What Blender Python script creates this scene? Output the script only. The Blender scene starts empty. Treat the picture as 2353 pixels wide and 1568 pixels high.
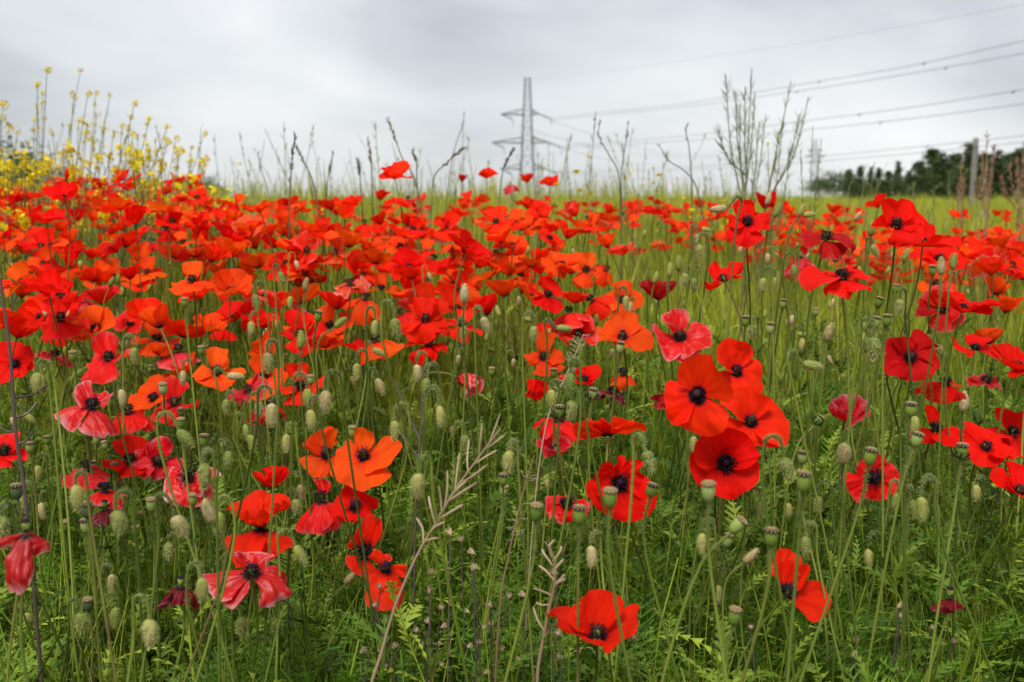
import bpy, math, random
import numpy as np
from mathutils import Vector, Matrix

random.seed(7)
RNG = np.random.default_rng(7)
R = math.radians
scene = bpy.context.scene
COL = scene.collection

# ------------------------------------------------------------------ camera
PW, PH, F = 2353.0, 1568.0, 2288.0          # picture grid used for measuring, 35 mm lens
CAM = Vector((0, 0, 0.72))
PITCH = math.atan((784 - 452) / F)
cam_d = bpy.data.cameras.new("camera")
cam_d.lens = 35.0
cam_d.sensor_width = 36.0
cam_d.clip_start = 0.05
cam_d.clip_end = 5000
cam_d.dof.use_dof = True
cam_d.dof.focus_distance = 1.12
cam_d.dof.aperture_fstop = 8.0
cam = bpy.data.objects.new("camera", cam_d)
cam.location = CAM
cam.rotation_euler = (R(90) - PITCH, 0, 0)
COL.objects.link(cam)
scene.camera = cam
CP, SP = math.cos(PITCH), math.sin(PITCH)
FWD = Vector((0, CP, -SP)); UP = Vector((0, SP, CP)); RIGHT = Vector((1, 0, 0))

def P(px, py, d):
    """point in the place at measured picture position and depth d metres"""
    return CAM + FWD * d + RIGHT * ((px - PW / 2) / F * d) + UP * (-(py - PH / 2) / F * d)

def proj(p):
    v = Vector(p) - CAM
    d = v.dot(FWD)
    return PW / 2 + v.x / d * F, PH / 2 - v.dot(UP) / d * F, d

# ------------------------------------------------------------------ sky, sun
SUN_EL, SUN_AZ = 58, 200
SKYLOC = (1.92, 9.57, 1.67)
w = bpy.data.worlds.new("World"); scene.world = w; w.use_nodes = True
nt = w.node_tree; nt.nodes.clear()
N = nt.nodes.new; Lk = nt.links.new
out = N("ShaderNodeOutputWorld")
sky = N("ShaderNodeTexSky"); sky.sky_type = 'NISHITA'; sky.sun_disc = False
sky.sun_elevation = R(SUN_EL); sky.sun_rotation = R(SUN_AZ)
bg1 = N("ShaderNodeBackground"); bg1.inputs[1].default_value = 0.07
Lk(sky.outputs[0], bg1.inputs[0])
tc = N("ShaderNodeTexCoord")
mp = N("ShaderNodeMapping"); mp.inputs["Location"].default_value = SKYLOC; mp.inputs["Scale"].default_value = (2.3, 2.3, 6.5)
Lk(tc.outputs["Generated"], mp.inputs[0])
n1 = N("ShaderNodeTexNoise"); n1.inputs["Scale"].default_value = 1.0; n1.inputs["Detail"].default_value = 4
n1.inputs["Roughness"].default_value = 0.45; n1.inputs["Distortion"].default_value = 0.35
Lk(mp.outputs[0], n1.inputs["Vector"])
cr = N("ShaderNodeValToRGB")
cr.color_ramp.elements[0].position = 0.32; cr.color_ramp.elements[0].color = (0.40, 0.425, 0.46, 1)
cr.color_ramp.elements[1].position = 0.70; cr.color_ramp.elements[1].color = (0.88, 0.885, 0.89, 1)
e = cr.color_ramp.elements.new(0.50); e.color = (0.655, 0.68, 0.705, 1)
Lk(n1.outputs["Fac"], cr.inputs[0])
bg2 = N("ShaderNodeBackground"); bg2.inputs[1].default_value = 0.425
Lk(cr.outputs[0], bg2.inputs[0])
mx = N("ShaderNodeMixShader"); mx.inputs[0].default_value = 0.93
Lk(bg1.outputs[0], mx.inputs[1]); Lk(bg2.outputs[0], mx.inputs[2]); Lk(mx.outputs[0], out.inputs[0])

sd = bpy.data.lights.new("sun", 'SUN'); sd.energy = 1.5; sd.angle = R(22); sd.color = (1.0, 0.965, 0.91)
so = bpy.data.objects.new("sun", sd); COL.objects.link(so)
az = R(SUN_AZ)
sun_from = Vector((math.sin(az) * math.cos(R(SUN_EL)), math.cos(az) * math.cos(R(SUN_EL)), math.sin(R(SUN_EL))))
so.rotation_euler = sun_from.to_track_quat('Z', 'Y').to_euler()

scene.view_settings.view_transform = 'Standard'
scene.view_settings.look = 'None'
scene.view_settings.exposure = 1.42
scene.view_settings.gamma = 1.0
scene.render.engine = 'CYCLES'
scene.cycles.use_denoising = True
scene.cycles.max_bounces = 7
scene.cycles.diffuse_bounces = 4
scene.cycles.transmission_bounces = 4
scene.cycles.glossy_bounces = 2
scene.cycles.caustics_reflective = False
scene.cycles.caustics_refractive = False

# ------------------------------------------------------------------ helpers
def smooth(a, b, x):
    t = min(1, max(0, (x - a) / (b - a))); return t * t * (3 - 2 * t)

def ground(x, y):
    y = max(y, 0.01)
    bank = 0.25 * smooth(0.9, 3.4, y)
    side = 1 - 0.68 * smooth(0.08, 0.40, x / y) * smooth(1.9, 3.4, y)
    g = bank * side
    far = smooth(5.5, 16, y)
    g = g * (1 - far) + 0.10 * far
    g += 0.012 * math.sin(x * 5.1 + 1) * math.cos(y * 3.7) * (1 - smooth(4, 9, y))
    return g

def new_mesh(name, V, Fc, smooth_=False, uv=None, attr=None):
    """V (n,3); Fc (m,k) of one size k"""
    V = np.asarray(V, dtype=np.float32).reshape(-1, 3); Fc = np.asarray(Fc, dtype=np.int32)
    me = bpy.data.meshes.new(name)
    m, k = Fc.shape
    me.vertices.add(len(V)); me.vertices.foreach_set("co", V.ravel())
    me.loops.add(m * k); me.loops.foreach_set("vertex_index", Fc.ravel())
    me.polygons.add(m)
    me.polygons.foreach_set("loop_start", np.arange(0, m * k, k, dtype=np.int32))
    if smooth_:
        me.polygons.foreach_set("use_smooth", np.ones(m, dtype=bool))
    if uv is not None:
        ul = me.uv_layers.new(name="UVMap")
        ul.data.foreach_set("uv", np.asarray(uv, dtype=np.float32)[Fc.ravel()].ravel())
    if attr is not None:
        a = me.attributes.new("tint", 'FLOAT', 'POINT')
        a.data.foreach_set("value", np.asarray(attr, dtype=np.float32))
    me.update(calc_edges=True)
    return me

def link(name, me, mat=None, parent=None, kind=None):
    o = bpy.data.objects.new(name, me)
    if mat is not None and me is not None and len(me.materials) == 0:
        me.materials.append(mat)
    COL.objects.link(o)
    if parent is not None: o.parent = parent
    if kind: o["kind"] = kind
    return o

def tag(o, label, cat, group=None):
    o["label"] = label; o["category"] = cat
    if group: o["group"] = group
    return o

def root(name, loc, label, cat, group=None):
    o = bpy.data.objects.new(name, None); o.empty_display_size = 0.02
    o.location = loc; COL.objects.link(o)
    return tag(o, label, cat, group)

def catmull(pts, per=6):
    """smooth curve through uneven knots (centripetal, so it never loops)"""
    pts = [np.array(p, float) for p in pts]
    q = [2 * pts[0] - pts[1]] + pts + [2 * pts[-1] - pts[-2]]
    o = []
    for i in range(1, len(q) - 2):
        P4 = q[i - 1:i + 3]
        tk = [0.0]
        for j in range(3): tk.append(tk[-1] + max(1e-6, np.linalg.norm(P4[j + 1] - P4[j])) ** 0.5)
        for j in range(per):
            t = tk[1] + (tk[2] - tk[1]) * j / per
            L_ = lambda A, B, a_, b_: A * ((b_ - t) / (b_ - a_)) + B * ((t - a_) / (b_ - a_))
            A1, A2, A3 = L_(P4[0], P4[1], tk[0], tk[1]), L_(P4[1], P4[2], tk[1], tk[2]), L_(P4[2], P4[3], tk[2], tk[3])
            B1, B2 = L_(A1, A2, tk[0], tk[2]), L_(A2, A3, tk[1], tk[3])
            o.append(L_(B1, B2, tk[1], tk[2]))
    o.append(pts[-1])
    return np.array(o)

def tube(pts, r, sides=5, cap=True):
    """quads of a tube along pts; r number or array"""
    pts = np.asarray(pts, float); n = len(pts)
    r = np.broadcast_to(np.asarray(r, float), (n,))
    tg = np.gradient(pts, axis=0); tg /= np.linalg.norm(tg, axis=1)[:, None] + 1e-12
    ref = np.array([0.31, 0.95, 0.05]) if abs(tg[:, 1]).mean() < 0.8 else np.array([1.0, 0.1, 0.2])
    u = np.cross(tg, ref); u /= np.linalg.norm(u, axis=1)[:, None] + 1e-12
    v = np.cross(tg, u)
    a = np.linspace(0, 2 * np.pi, sides, endpoint=False)
    V = pts[:, None] + r[:, None, None] * (np.cos(a)[None, :, None] * u[:, None] + np.sin(a)[None, :, None] * v[:, None])
    V = V.reshape(-1, 3)
    i = np.arange(n - 1)[:, None] * sides; j = np.arange(sides)[None]; j2 = (j + 1) % sides
    Fq = np.stack([i + j, i + j2, i + sides + j2, i + sides + j], -1).reshape(-1, 4)
    return V, Fq

class MB:
    def __init__(s): s.V = []; s.F = []; s.n = 0
    def add(s, V, Fc):
        s.V.append(np.asarray(V, float)); s.F.append(np.asarray(Fc) + s.n); s.n += len(V)
    def tube(s, *a, **k): s.add(*tube(*a, **k))
    def bar(s, a, b, r, sides=4): s.tube(np.array([a, b], float), r, sides)
    def mesh(s, name, smooth_=False): return new_mesh(name, np.concatenate(s.V), np.concatenate(s.F), smooth_)

def bristle_tris(pts, lo, hi, n, rng, wid=0.00028, tip=0.3):
    """thin hairs standing off a stem"""
    k = rng.uniform(0, len(pts) - 1.001, n); i = k.astype(int); f = (k - i)[:, None]
    p = pts[i] * (1 - f) + pts[i + 1] * f
    tg = pts[i + 1] - pts[i]; tg /= np.linalg.norm(tg, axis=1)[:, None] + 1e-12
    d = rng.normal(size=(n, 3)); d -= tg * (d * tg).sum(1)[:, None]; d /= np.linalg.norm(d, axis=1)[:, None]
    s = np.cross(tg, d)
    ln = rng.uniform(lo, hi, n)[:, None]
    V = np.stack([p - tg * wid, p + tg * wid, p + d * ln + tg * ln * tip], 1).reshape(-1, 3)
    V2 = np.stack([p - s * wid, p + s * wid, p + d * ln + tg * ln * tip], 1).reshape(-1, 3)
    V = np.concatenate([V, V2])
    return V, np.arange(len(V)).reshape(-1, 3)

# ------------------------------------------------------------------ materials
def mat_new(name):
    m = bpy.data.materials.new(name); m.use_nodes = True
    n = m.node_tree; n.nodes.clear()
    return m, n, n.nodes.new, n.links.new

def leafy(name, ramp, src="tint", transl=0.3, rough=0.55, noise=None, spec=0.25):
    """foliage: colour ramp on a per-piece tint (or the object's random number), part of the light passes through"""
    m, n, A, L = mat_new(name)
    o = A("ShaderNodeOutputMaterial")
    if src == "tint":
        at = A("ShaderNodeAttribute"); at.attribute_name = "tint"; fac = at.outputs["Fac"]
    else:
        oi = A("ShaderNodeObjectInfo"); fac = oi.outputs["Random"]
    cr = A("ShaderNodeValToRGB")
    els = cr.color_ramp.elements
    for i, (p, c) in enumerate(ramp):
        if i < 2: el = els[i]; el.position = p
        else: el = els.new(p)
        el.color = (*c, 1)
    if noise:
        tx = A("ShaderNodeTexCoord"); nz = A("ShaderNodeTexNoise"); nz.inputs["Scale"].default_value = noise
        nz.inputs["Detail"].default_value = 3
        L(tx.outputs["Object"], nz.inputs["Vector"])
        mm = A("ShaderNodeMath"); mm.operation = 'MULTIPLY_ADD'; mm.inputs[1].default_value = 0.7; mm.inputs[2].default_value = -0.35
        L(nz.outputs["Fac"], mm.inputs[0])
        aa = A("ShaderNodeMath"); aa.operation = 'ADD'; L(mm.outputs[0], aa.inputs[0]); L(fac, aa.inputs[1]); fac = aa.outputs[0]
    L(fac, cr.inputs[0])
    pb = A("ShaderNodeBsdfPrincipled"); pb.inputs["Roughness"].default_value = rough
    pb.inputs["Specular IOR Level"].default_value = spec
    L(cr.outputs[0], pb.inputs["Base Color"])
    if transl:
        tr = A("ShaderNodeBsdfTranslucent"); L(cr.outputs[0], tr.inputs[0])
        mx = A("ShaderNodeMixShader"); mx.inputs[0].default_value = transl
        L(pb.outputs[0], mx.inputs[1]); L(tr.outputs[0], mx.inputs[2]); L(mx.outputs[0], o.inputs[0])
    else:
        L(pb.outputs[0], o.inputs[0])
    return m

def petal_material():
    m, n, A, L = mat_new("poppy_petal")
    o = A("ShaderNodeOutputMaterial")
    oi = A("ShaderNodeObjectInfo")
    uv = A("ShaderNodeUVMap"); uv.uv_map = "UVMap"
    sp = A("ShaderNodeSeparateXYZ"); L(uv.outputs[0], sp.inputs[0])
    # fine radial veins: noise stretched along the petal
    mp = A("ShaderNodeMapping"); mp.inputs["Scale"].default_value = (34, 2.2, 1); L(uv.outputs[0], mp.inputs[0])
    ad = A("ShaderNodeVectorMath"); ad.operation = 'ADD'; L(mp.outputs[0], ad.inputs[0])
    rv = A("ShaderNodeCombineXYZ"); rm = A("ShaderNodeMath"); rm.operation = 'MULTIPLY'; rm.inputs[1].default_value = 53
    L(oi.outputs["Random"], rm.inputs[0]); L(rm.outputs[0], rv.inputs[2]); L(rv.outputs[0], ad.inputs[1])
    nv = A("ShaderNodeTexNoise"); nv.inputs["Scale"].default_value = 1.0; nv.inputs["Detail"].default_value = 3
    L(ad.outputs[0], nv.inputs["Vector"])
    # blotchy tone
    mp2 = A("ShaderNodeMapping"); mp2.inputs["Scale"].default_value = (3, 3, 1); L(uv.outputs[0], mp2.inputs[0])
    ad2 = A("ShaderNodeVectorMath"); ad2.operation = 'ADD'; L(mp2.outputs[0], ad2.inputs[0]); L(rv.outputs[0], ad2.inputs[1])
    nb = A("ShaderNodeTexNoise"); nb.inputs["Scale"].default_value = 1.3; nb.inputs["Detail"].default_value = 4; nb.inputs["Distortion"].default_value = 1.2
    L(ad2.outputs[0], nb.inputs["Vector"])
    hs = A("ShaderNodeHueSaturation")
    vm = A("ShaderNodeMath"); vm.operation = 'MULTIPLY_ADD'; vm.inputs[1].default_value = 0.5; vm.inputs[2].default_value = 0.75
    L(nv.outputs["Fac"], vm.inputs[0]); L(vm.outputs[0], hs.inputs["Value"])
    L(oi.outputs["Color"], hs.inputs["Color"])
    # toward the base the petal turns crimson, then the black blotch
    crim = A("ShaderNodeMix"); crim.data_type = 'RGBA'; crim.blend_type = 'MULTIPLY'
    mr = A("ShaderNodeMapRange"); mr.inputs[1].default_value = 0.15; mr.inputs[2].default_value = 0.55; mr.inputs[3].default_value = 0.75; mr.inputs[4].default_value = 0.0
    L(sp.outputs[1], mr.inputs[0]); L(mr.outputs[0], crim.inputs["Factor"])
    L(hs.outputs[0], crim.inputs["A"]); crim.inputs["B"].default_value = (0.80, 0.35, 0.9, 1)
    bl = A("ShaderNodeMath"); bl.operation = 'MULTIPLY_ADD'; bl.inputs[1].default_value = 0.16; L(nv.outputs["Fac"], bl.inputs[0]); L(sp.outputs[1], bl.inputs[2])
    mb = A("ShaderNodeMapRange"); mb.inputs[1].default_value = 0.15; mb.inputs[2].default_value = 0.25; mb.inputs[3].default_value = 1; mb.inputs[4].default_value = 0
    L(bl.outputs[0], mb.inputs[0])
    blk = A("ShaderNodeMix"); blk.data_type = 'RGBA'; L(mb.outputs[0], blk.inputs["Factor"])
    L(crim.outputs["Result"], blk.inputs["A"]); blk.inputs["B"].default_value = (0.018, 0.004, 0.014, 1)
    # withered petals: pale streaks, their silky sheen painted into the colour, strongest at the rim (colour alpha below one = withered)
    inv = A("ShaderNodeMath"); inv.operation = 'SUBTRACT'; inv.inputs[0].default_value = 1.0; L(oi.outputs["Alpha"], inv.inputs[1])
    wr = A("ShaderNodeMapRange"); wr.inputs[1].default_value = 0.66; wr.inputs[2].default_value = 1.02
    mp3 = A("ShaderNodeMapping"); mp3.inputs["Scale"].default_value = (11, 1.5, 1); L(uv.outputs[0], mp3.inputs[0])
    ad3 = A("ShaderNodeVectorMath"); ad3.operation = 'ADD'; L(mp3.outputs[0], ad3.inputs[0]); L(rv.outputs[0], ad3.inputs[1])
    nw = A("ShaderNodeTexNoise"); nw.inputs["Scale"].default_value = 1.0; nw.inputs["Detail"].default_value = 6; nw.inputs["Roughness"].default_value = 0.65; nw.inputs["Distortion"].default_value = 0.8
    L(ad3.outputs[0], nw.inputs["Vector"])
    rim = A("ShaderNodeMath"); rim.operation = 'POWER'; rim.inputs[1].default_value = 7; L(sp.outputs[1], rim.inputs[0])
    rs = A("ShaderNodeMath"); rs.operation = 'MULTIPLY_ADD'; rs.inputs[1].default_value = 0.34; L(rim.outputs[0], rs.inputs[0]); L(nw.outputs["Fac"], rs.inputs[2])
    vv = A("ShaderNodeMath"); vv.operation = 'MULTIPLY_ADD'; vv.inputs[1].default_value = 0.55; vv.inputs[2].default_value = -0.18; L(nb.outputs["Fac"], vv.inputs[0])
    sb = A("ShaderNodeMath"); sb.operation = 'ADD'; L(rs.outputs[0], sb.inputs[0]); L(vv.outputs[0], sb.inputs[1])
    L(sb.outputs[0], wr.inputs[0])
    wf = A("ShaderNodeMath"); wf.operation = 'MULTIPLY'; L(wr.outputs[0], wf.inputs[0]); L(inv.outputs[0], wf.inputs[1])
    wm = A("ShaderNodeMix"); wm.data_type = 'RGBA'; L(wf.outputs[0], wm.inputs["Factor"])
    L(blk.outputs["Result"], wm.inputs["A"]); wm.inputs["B"].default_value = (0.84, 0.52, 0.56, 1)
    bp = A("ShaderNodeBump"); bp.inputs["Strength"].default_value = 0.4; bp.inputs["Distance"].default_value = 0.0014
    L(nv.outputs["Fac"], bp.inputs["Height"])
    pb = A("ShaderNodeBsdfPrincipled"); pb.inputs["Roughness"].default_value = 0.62
    pb.inputs["Specular IOR Level"].default_value = 0.12
    sw = A("ShaderNodeMath"); sw.operation = 'MULTIPLY_ADD'; sw.inputs[1].default_value = 0.55; sw.inputs[2].default_value = 0.10; L(inv.outputs[0], sw.inputs[0]); L(sw.outputs[0], pb.inputs["Specular IOR Level"])
    rg = A("ShaderNodeMath"); rg.operation = 'MULTIPLY_ADD'; rg.inputs[1].default_value = -0.34; rg.inputs[2].default_value = 0.64; L(inv.outputs[0], rg.inputs[0]); L(rg.outputs[0], pb.inputs["Roughness"])
    L(wm.outputs["Result"], pb.inputs["Base Color"]); L(bp.outputs[0], pb.inputs["Normal"])
    tr = A("ShaderNodeBsdfTranslucent"); L(wm.outputs["Result"], tr.inputs[0]); L(bp.outputs[0], tr.inputs[1])
    mx = A("ShaderNodeMixShader"); mx.inputs[0].default_value = 0.48
    L(pb.outputs[0], mx.inputs[1]); L(tr.outputs[0], mx.inputs[2]); L(mx.outputs[0], o.inputs[0])
    return m

def plain(name, col, rough=0.6, var=0.0, scale=30, col2=None, bump=0.0, bdist=0.001, spec=0.3, stretch=(1, 1, 1)):
    m, n, A, L = mat_new(name)
    o = A("ShaderNodeOutputMaterial"); pb = A("ShaderNodeBsdfPrincipled"); pb.inputs["Roughness"].default_value = rough
    pb.inputs["Specular IOR Level"].default_value = spec
    tx = A("ShaderNodeTexCoord"); mp = A("ShaderNodeMapping"); mp.inputs["Scale"].default_value = stretch
    nz = A("ShaderNodeTexNoise"); nz.inputs["Scale"].default_value = scale; nz.inputs["Detail"].default_value = 5
    L(tx.outputs["Object"], mp.inputs[0]); L(mp.outputs[0], nz.inputs["Vector"])
    mx = A("ShaderNodeMix"); mx.data_type = 'RGBA'
    mr = A("ShaderNodeMapRange"); mr.inputs[1].default_value = 0.35; mr.inputs[2].default_value = 0.65
    L(nz.outputs["Fac"], mr.inputs[0]); L(mr.outputs[0], mx.inputs["Factor"])
    mx.inputs["A"].default_value = (*col, 1)
    mx.inputs["B"].default_value = (*(col2 or tuple(c * (1 - var) for c in col)), 1)
    L(mx.outputs["Result"], pb.inputs["Base Color"])
    if bump:
        bp = A("ShaderNodeBump"); bp.inputs["Strength"].default_value = bump; bp.inputs["Distance"].default_value = bdist
        L(nz.outputs["Fac"], bp.inputs["Height"]); L(bp.outputs[0], pb.inputs["Normal"])
    L(pb.outputs[0], o.inputs[0])
    return m

M_PETAL = petal_material()
M_STEM = leafy("poppy_stem", [(0, (0.045, 0.07, 0.010)), (0.5, (0.14, 0.19, 0.024)), (0.8, (0.22, 0.27, 0.036)), (1, (0.14, 0.10, 0.03))], "obj", 0.12, noise=9)
M_HAIR = leafy("stem_bristle", [(0, (0.24, 0.30, 0.10)), (1, (0.40, 0.42, 0.20))], "obj", 0.35)
M_BUD_G = leafy("bud_green", [(0, (0.11, 0.16, 0.022)), (0.55, (0.25, 0.28, 0.045)), (1, (0.36, 0.33, 0.09))], "obj", 0.1, noise=160, rough=0.7)
M_BUD_B = leafy("bud_straw", [(0, (0.32, 0.24, 0.10)), (1, (0.52, 0.41, 0.22))], "obj", 0.1, noise=160, rough=0.7)
M_BUDHAIR = leafy("bud_bristle", [(0, (0.38, 0.40, 0.12)), (1, (0.56, 0.52, 0.24))], "obj", 0.4)
M_CAP = leafy("capsule_green", [(0, (0.10, 0.17, 0.022)), (0.5, (0.19, 0.27, 0.04)), (1, (0.32, 0.38, 0.13))], "obj", 0.05, noise=120, rough=0.5)
M_CAPD = plain("capsule_dark", (0.10, 0.12, 0.05), 0.6, 0.4, 200)
M_LID_P = plain("lid_purple", (0.034, 0.009, 0.026), 0.8, 0.5, 300, spec=.08)
M_LID_T = plain("lid_tan", (0.21, 0.135, 0.06), 0.7, 0.5, 300)
M_LID_D = plain("lid_dark", (0.05, 0.030, 0.025), 0.8, 0.5, 300, spec=.08)
M_RAY = plain("lid_ray", (0.38, 0.31, 0.13), 0.7, 0.3, 300)
M_STAMEN = plain("stamen_black", (0.010, 0.006, 0.010), 0.8, 0.5, 400)

# ------------------------------------------------------------------ ground
def ground_mat():
    m, n, A, L = mat_new("soil_and_litter")
    o = A("ShaderNodeOutputMaterial"); pb = A("ShaderNodeBsdfPrincipled"); pb.inputs["Roughness"].default_value = 0.9
    tx = A("ShaderNodeTexCoord")
    n1 = A("ShaderNodeTexNoise"); n1.inputs["Scale"].default_value = 22; n1.inputs["Detail"].default_value = 8
    n2 = A("ShaderNodeTexNoise"); n2.inputs["Scale"].default_value = 0.6; n2.inputs["Detail"].default_value = 5
    L(tx.outputs["Object"], n1.inputs["Vector"]); L(tx.outputs["Object"], n2.inputs["Vector"])
    c1 = A("ShaderNodeValToRGB"); c1.color_ramp.elements[0].color = (0.018, 0.020, 0.008, 1); c1.color_ramp.elements[1].color = (0.09, 0.085, 0.035, 1)
    c1.color_ramp.elements[0].position = 0.3; c1.color_ramp.elements[1].position = 0.7
    c2 = A("ShaderNodeValToRGB"); c2.color_ramp.elements[0].color = (0.10, 0.15, 0.025, 1); c2.color_ramp.elements[1].color = (0.20, 0.24, 0.05, 1)
    L(n1.outputs["Fac"], c1.inputs[0]); L(n2.outputs["Fac"], c2.inputs[0])
    sp = A("ShaderNodeSeparateXYZ"); L(tx.outputs["Object"], sp.inputs[0])
    mr = A("ShaderNodeMapRange"); mr.inputs[1].default_value = 3; mr.inputs[2].default_value = 9
    L(sp.outputs[1], mr.inputs[0])
    mx = A("ShaderNodeMix"); mx.data_type = 'RGBA'; L(mr.outputs[0], mx.inputs["Factor"])
    L(c1.outputs[0], mx.inputs["A"]); L(c2.outputs[0], mx.inputs["B"])
    L(mx.outputs["Result"], pb.inputs["Base Color"])
    bp = A("ShaderNodeBump"); bp.inputs["Strength"].default_value = 0.6; bp.inputs["Distance"].default_value = 0.01
    L(n1.outputs["Fac"], bp.inputs["Height"]); L(bp.outputs[0], pb.inputs["Normal"]); L(pb.outputs[0], o.inputs[0])
    return m

def build_ground():
    ys = np.concatenate([np.linspace(-4, 0, 9)[:-1], np.linspace(0, 8, 81)[:-1], np.geomspace(8, 3000, 50)])
    us = np.concatenate([[-3000, -800, -200, -60, -20], np.linspace(-8, 8, 97), [20, 60, 200, 800, 3000]])
    V = np.array([(x, y, ground(x, y)) for y in ys for x in us])
    a, b = len(ys), len(us)
    i = np.arange(a - 1)[:, None] * b; j = np.arange(b - 1)[None]
    Fq = np.stack([i + j, i + j + 1, i + b + j + 1, i + b + j], -1).reshape(-1, 4)
    g = link("ground", new_mesh("ground", V, Fq, True), ground_mat()); g["kind"] = "structure"
build_ground()

# ------------------------------------------------------------------ petals
def petal(seed, az, half, a0, a1, lf=1.0, ruffle=0.06, crumple=0.025, nu=17, nv=13, edge=0.0, pleat=0.020, fold=0.24, raw=False, eye=0.0, warp=0.055):
    """one poppy petal of unit length, flower axis +z; angles from the axis in degrees at base and tip"""
    g = np.random.default_rng(seed)
    s = np.linspace(-1, 1, nu)[:, None]; t = np.linspace(0, 1, nv)[None]
    al = R(a0) + (R(a1) - R(a0)) * t ** 1.25 + edge * s ** 2 * t
    al = al + 0.10 * np.sin(2.1 * s + g.uniform(0, 6)) * t + fold * np.sin(1.4 * s + g.uniform(0, 6)) * t ** 1.5
    rim = 1 - 0.24 * np.abs(s) ** 3 - 0.12 * np.abs(s) ** 8
    for k in (3, 5, 9, 14): rim = rim + (0.055 / k ** 0.6) * np.sin(k * s * 1.6 + g.uniform(0, 6)) * 0.55
    ln = lf * rim / (nv - 1)
    sa, ca = np.sin(al), np.cos(al)
    mid = lambda q: np.concatenate([np.zeros((nu, 1)), np.cumsum((q[:, 1:] + q[:, :-1]) / 2, 1)], 1)
    rho = mid(sa) * ln + 0.07; h = mid(ca) * ln
    th = s * R(half) * (1 + 0.06 * np.sin(3 * t + g.uniform(0, 6)))
    x, y, z = rho * np.cos(th), rho * np.sin(th), h
    d = ruffle * t ** 2 * np.sin(s * g.uniform(3.2, 5.2) + g.uniform(0, 6)) * (0.6 + 0.4 * np.abs(s))
    d = d + 0.5 * ruffle * t ** 3 * np.sin(s * g.uniform(7, 11) + g.uniform(0, 6))
    d = d + pleat * t * np.sin(s * g.uniform(13, 19) + 1.5 * t + g.uniform(0, 6))
    for k in range(7):
        fx, fy = g.normal(0, 3.2 + k), g.normal(0, 3.2 + k)
        d = d + crumple / (1 + 0.45 * k) * t * np.abs(np.sin(fx * s + fy * t + g.uniform(0, 6))) * g.choice([-1, 1])
    x = x + d * ca * np.cos(th); y = y + d * ca * np.sin(th); z = z - d * sa
    for k in range(3):                       # slow uneven warp so that no two petals match
        q = g.normal(0, 2.2, 3); ph = g.uniform(0, 6); w_ = np.sin(q[0] * x + q[1] * y + q[2] * z + ph) * t ** 1.5 * warp
        v = g.normal(0, 1, 3); x = x + w_ * v[0]; y = y + w_ * v[1]; z = z + w_ * v[2]
    c, sn = math.cos(R(az)), math.sin(R(az))
    V = np.stack([x * c - y * sn, x * sn + y * c, z], -1).reshape(-1, 3)
    i = np.arange(nu - 1)[:, None] * nv; j = np.arange(nv - 1)[None]
    Fq = np.stack([i + j, i + nv + j, i + nv + j + 1, i + j + 1], -1).reshape(-1, 4)
    UV = np.stack(np.broadcast_arrays((s + 1) / 2, t * (1 + eye) - eye), -1).reshape(-1, 2)   # eye: larger black blotch
    if raw: return V, Fq, UV
    me = new_mesh("petal", V, Fq, True, UV); me.materials.append(M_PETAL)
    return me

def spec_of(style, g):
    """petal list for a kind of flower: (azimuth, half width, base angle, tip angle, length)"""
    r = lambda a, b: g.uniform(a, b)
    o = r(0, 90)
    if style == "cup":
        return [(o + k * 90 + r(-8, 8), (78, 64)[k % 2] + r(-8, 8), r(40, 62), r(2, 34), r(.88, 1.08)) for k in range(4)], .10, .03
    if style == "bowl":
        return [(o + k * 90 + r(-10, 10), (78, 64)[k % 2] + r(-8, 8), r(48, 68), r(30, 70), r(.88, 1.1)) for k in range(4)], .12, .03
    if style == "open":
        return [(o + k * 90 + r(-12, 12), (74, 58)[k % 2] + r(-8, 8), r(58, 84), r(60, 104), r(.88, 1.12)) for k in range(4)], .13, .035
    if style == "skirt":
        return [(90 + r(-15, 15), 90, r(30, 52), r(8, 36), r(.95, 1.1)), (r(-20, 15), 58, r(80, 100), r(70, 120), r(.9, 1)),
                (180 + r(-15, 20), 58, r(80, 100), r(70, 120), r(.9, 1)), (270 + r(-15, 15), 62, r(92, 108), r(120, 155), r(.95, 1.1))], .13, .04
    if style == "fan":
        return [(90 + r(-12, 12), 90, r(34, 54), r(12, 38), r(1, 1.1)), (r(-12, 12), 58, r(82, 92), r(72, 92), r(.9, 1)), (180 + r(-12, 12), 58, r(82, 92), r(72, 92), r(.9, 1))], .12, .03
    if style == "droop":
        return [(o + k * 90 + r(-12, 12), r(46, 60), r(95, 118), r(140, 168), r(.9, 1.15)) for k in range(4)], .08, .05
    if style == "wilt":
        return [(o + k * 90 + r(-18, 18), r(42, 60), r(70, 100), r(60, 160), r(.8, 1.05)) for k in range(4)], .16, .10
    if style == "rag":
        return [(o + k * 120 + r(-25, 25), r(48, 64), r(100, 122), r(160, 176), r(.75, 1.2)) for k in range(3)], .12, .13
    if style == "cuprim":
        return [(o + k * 90 + r(-10, 10), r(54, 66), r(60, 75), r(10, 30), r(.85, 1)) for k in range(4)], .13, .07
    raise KeyError(style)

ARCH = {}
def arch(style, k):
    if (style, k) not in ARCH:
        g = np.random.default_rng(hash_(style) + k * 101)
        sp, ru, cru = spec_of(style, g)
        ARCH[style, k] = [petal(int(g.integers(1e9)), *q, ruffle=ru, crumple=cru) for q in sp]
    return ARCH[style, k]
def hash_(s): return sum((i + 3) * ord(c) for i, c in enumerate(s)) * 131

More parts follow.
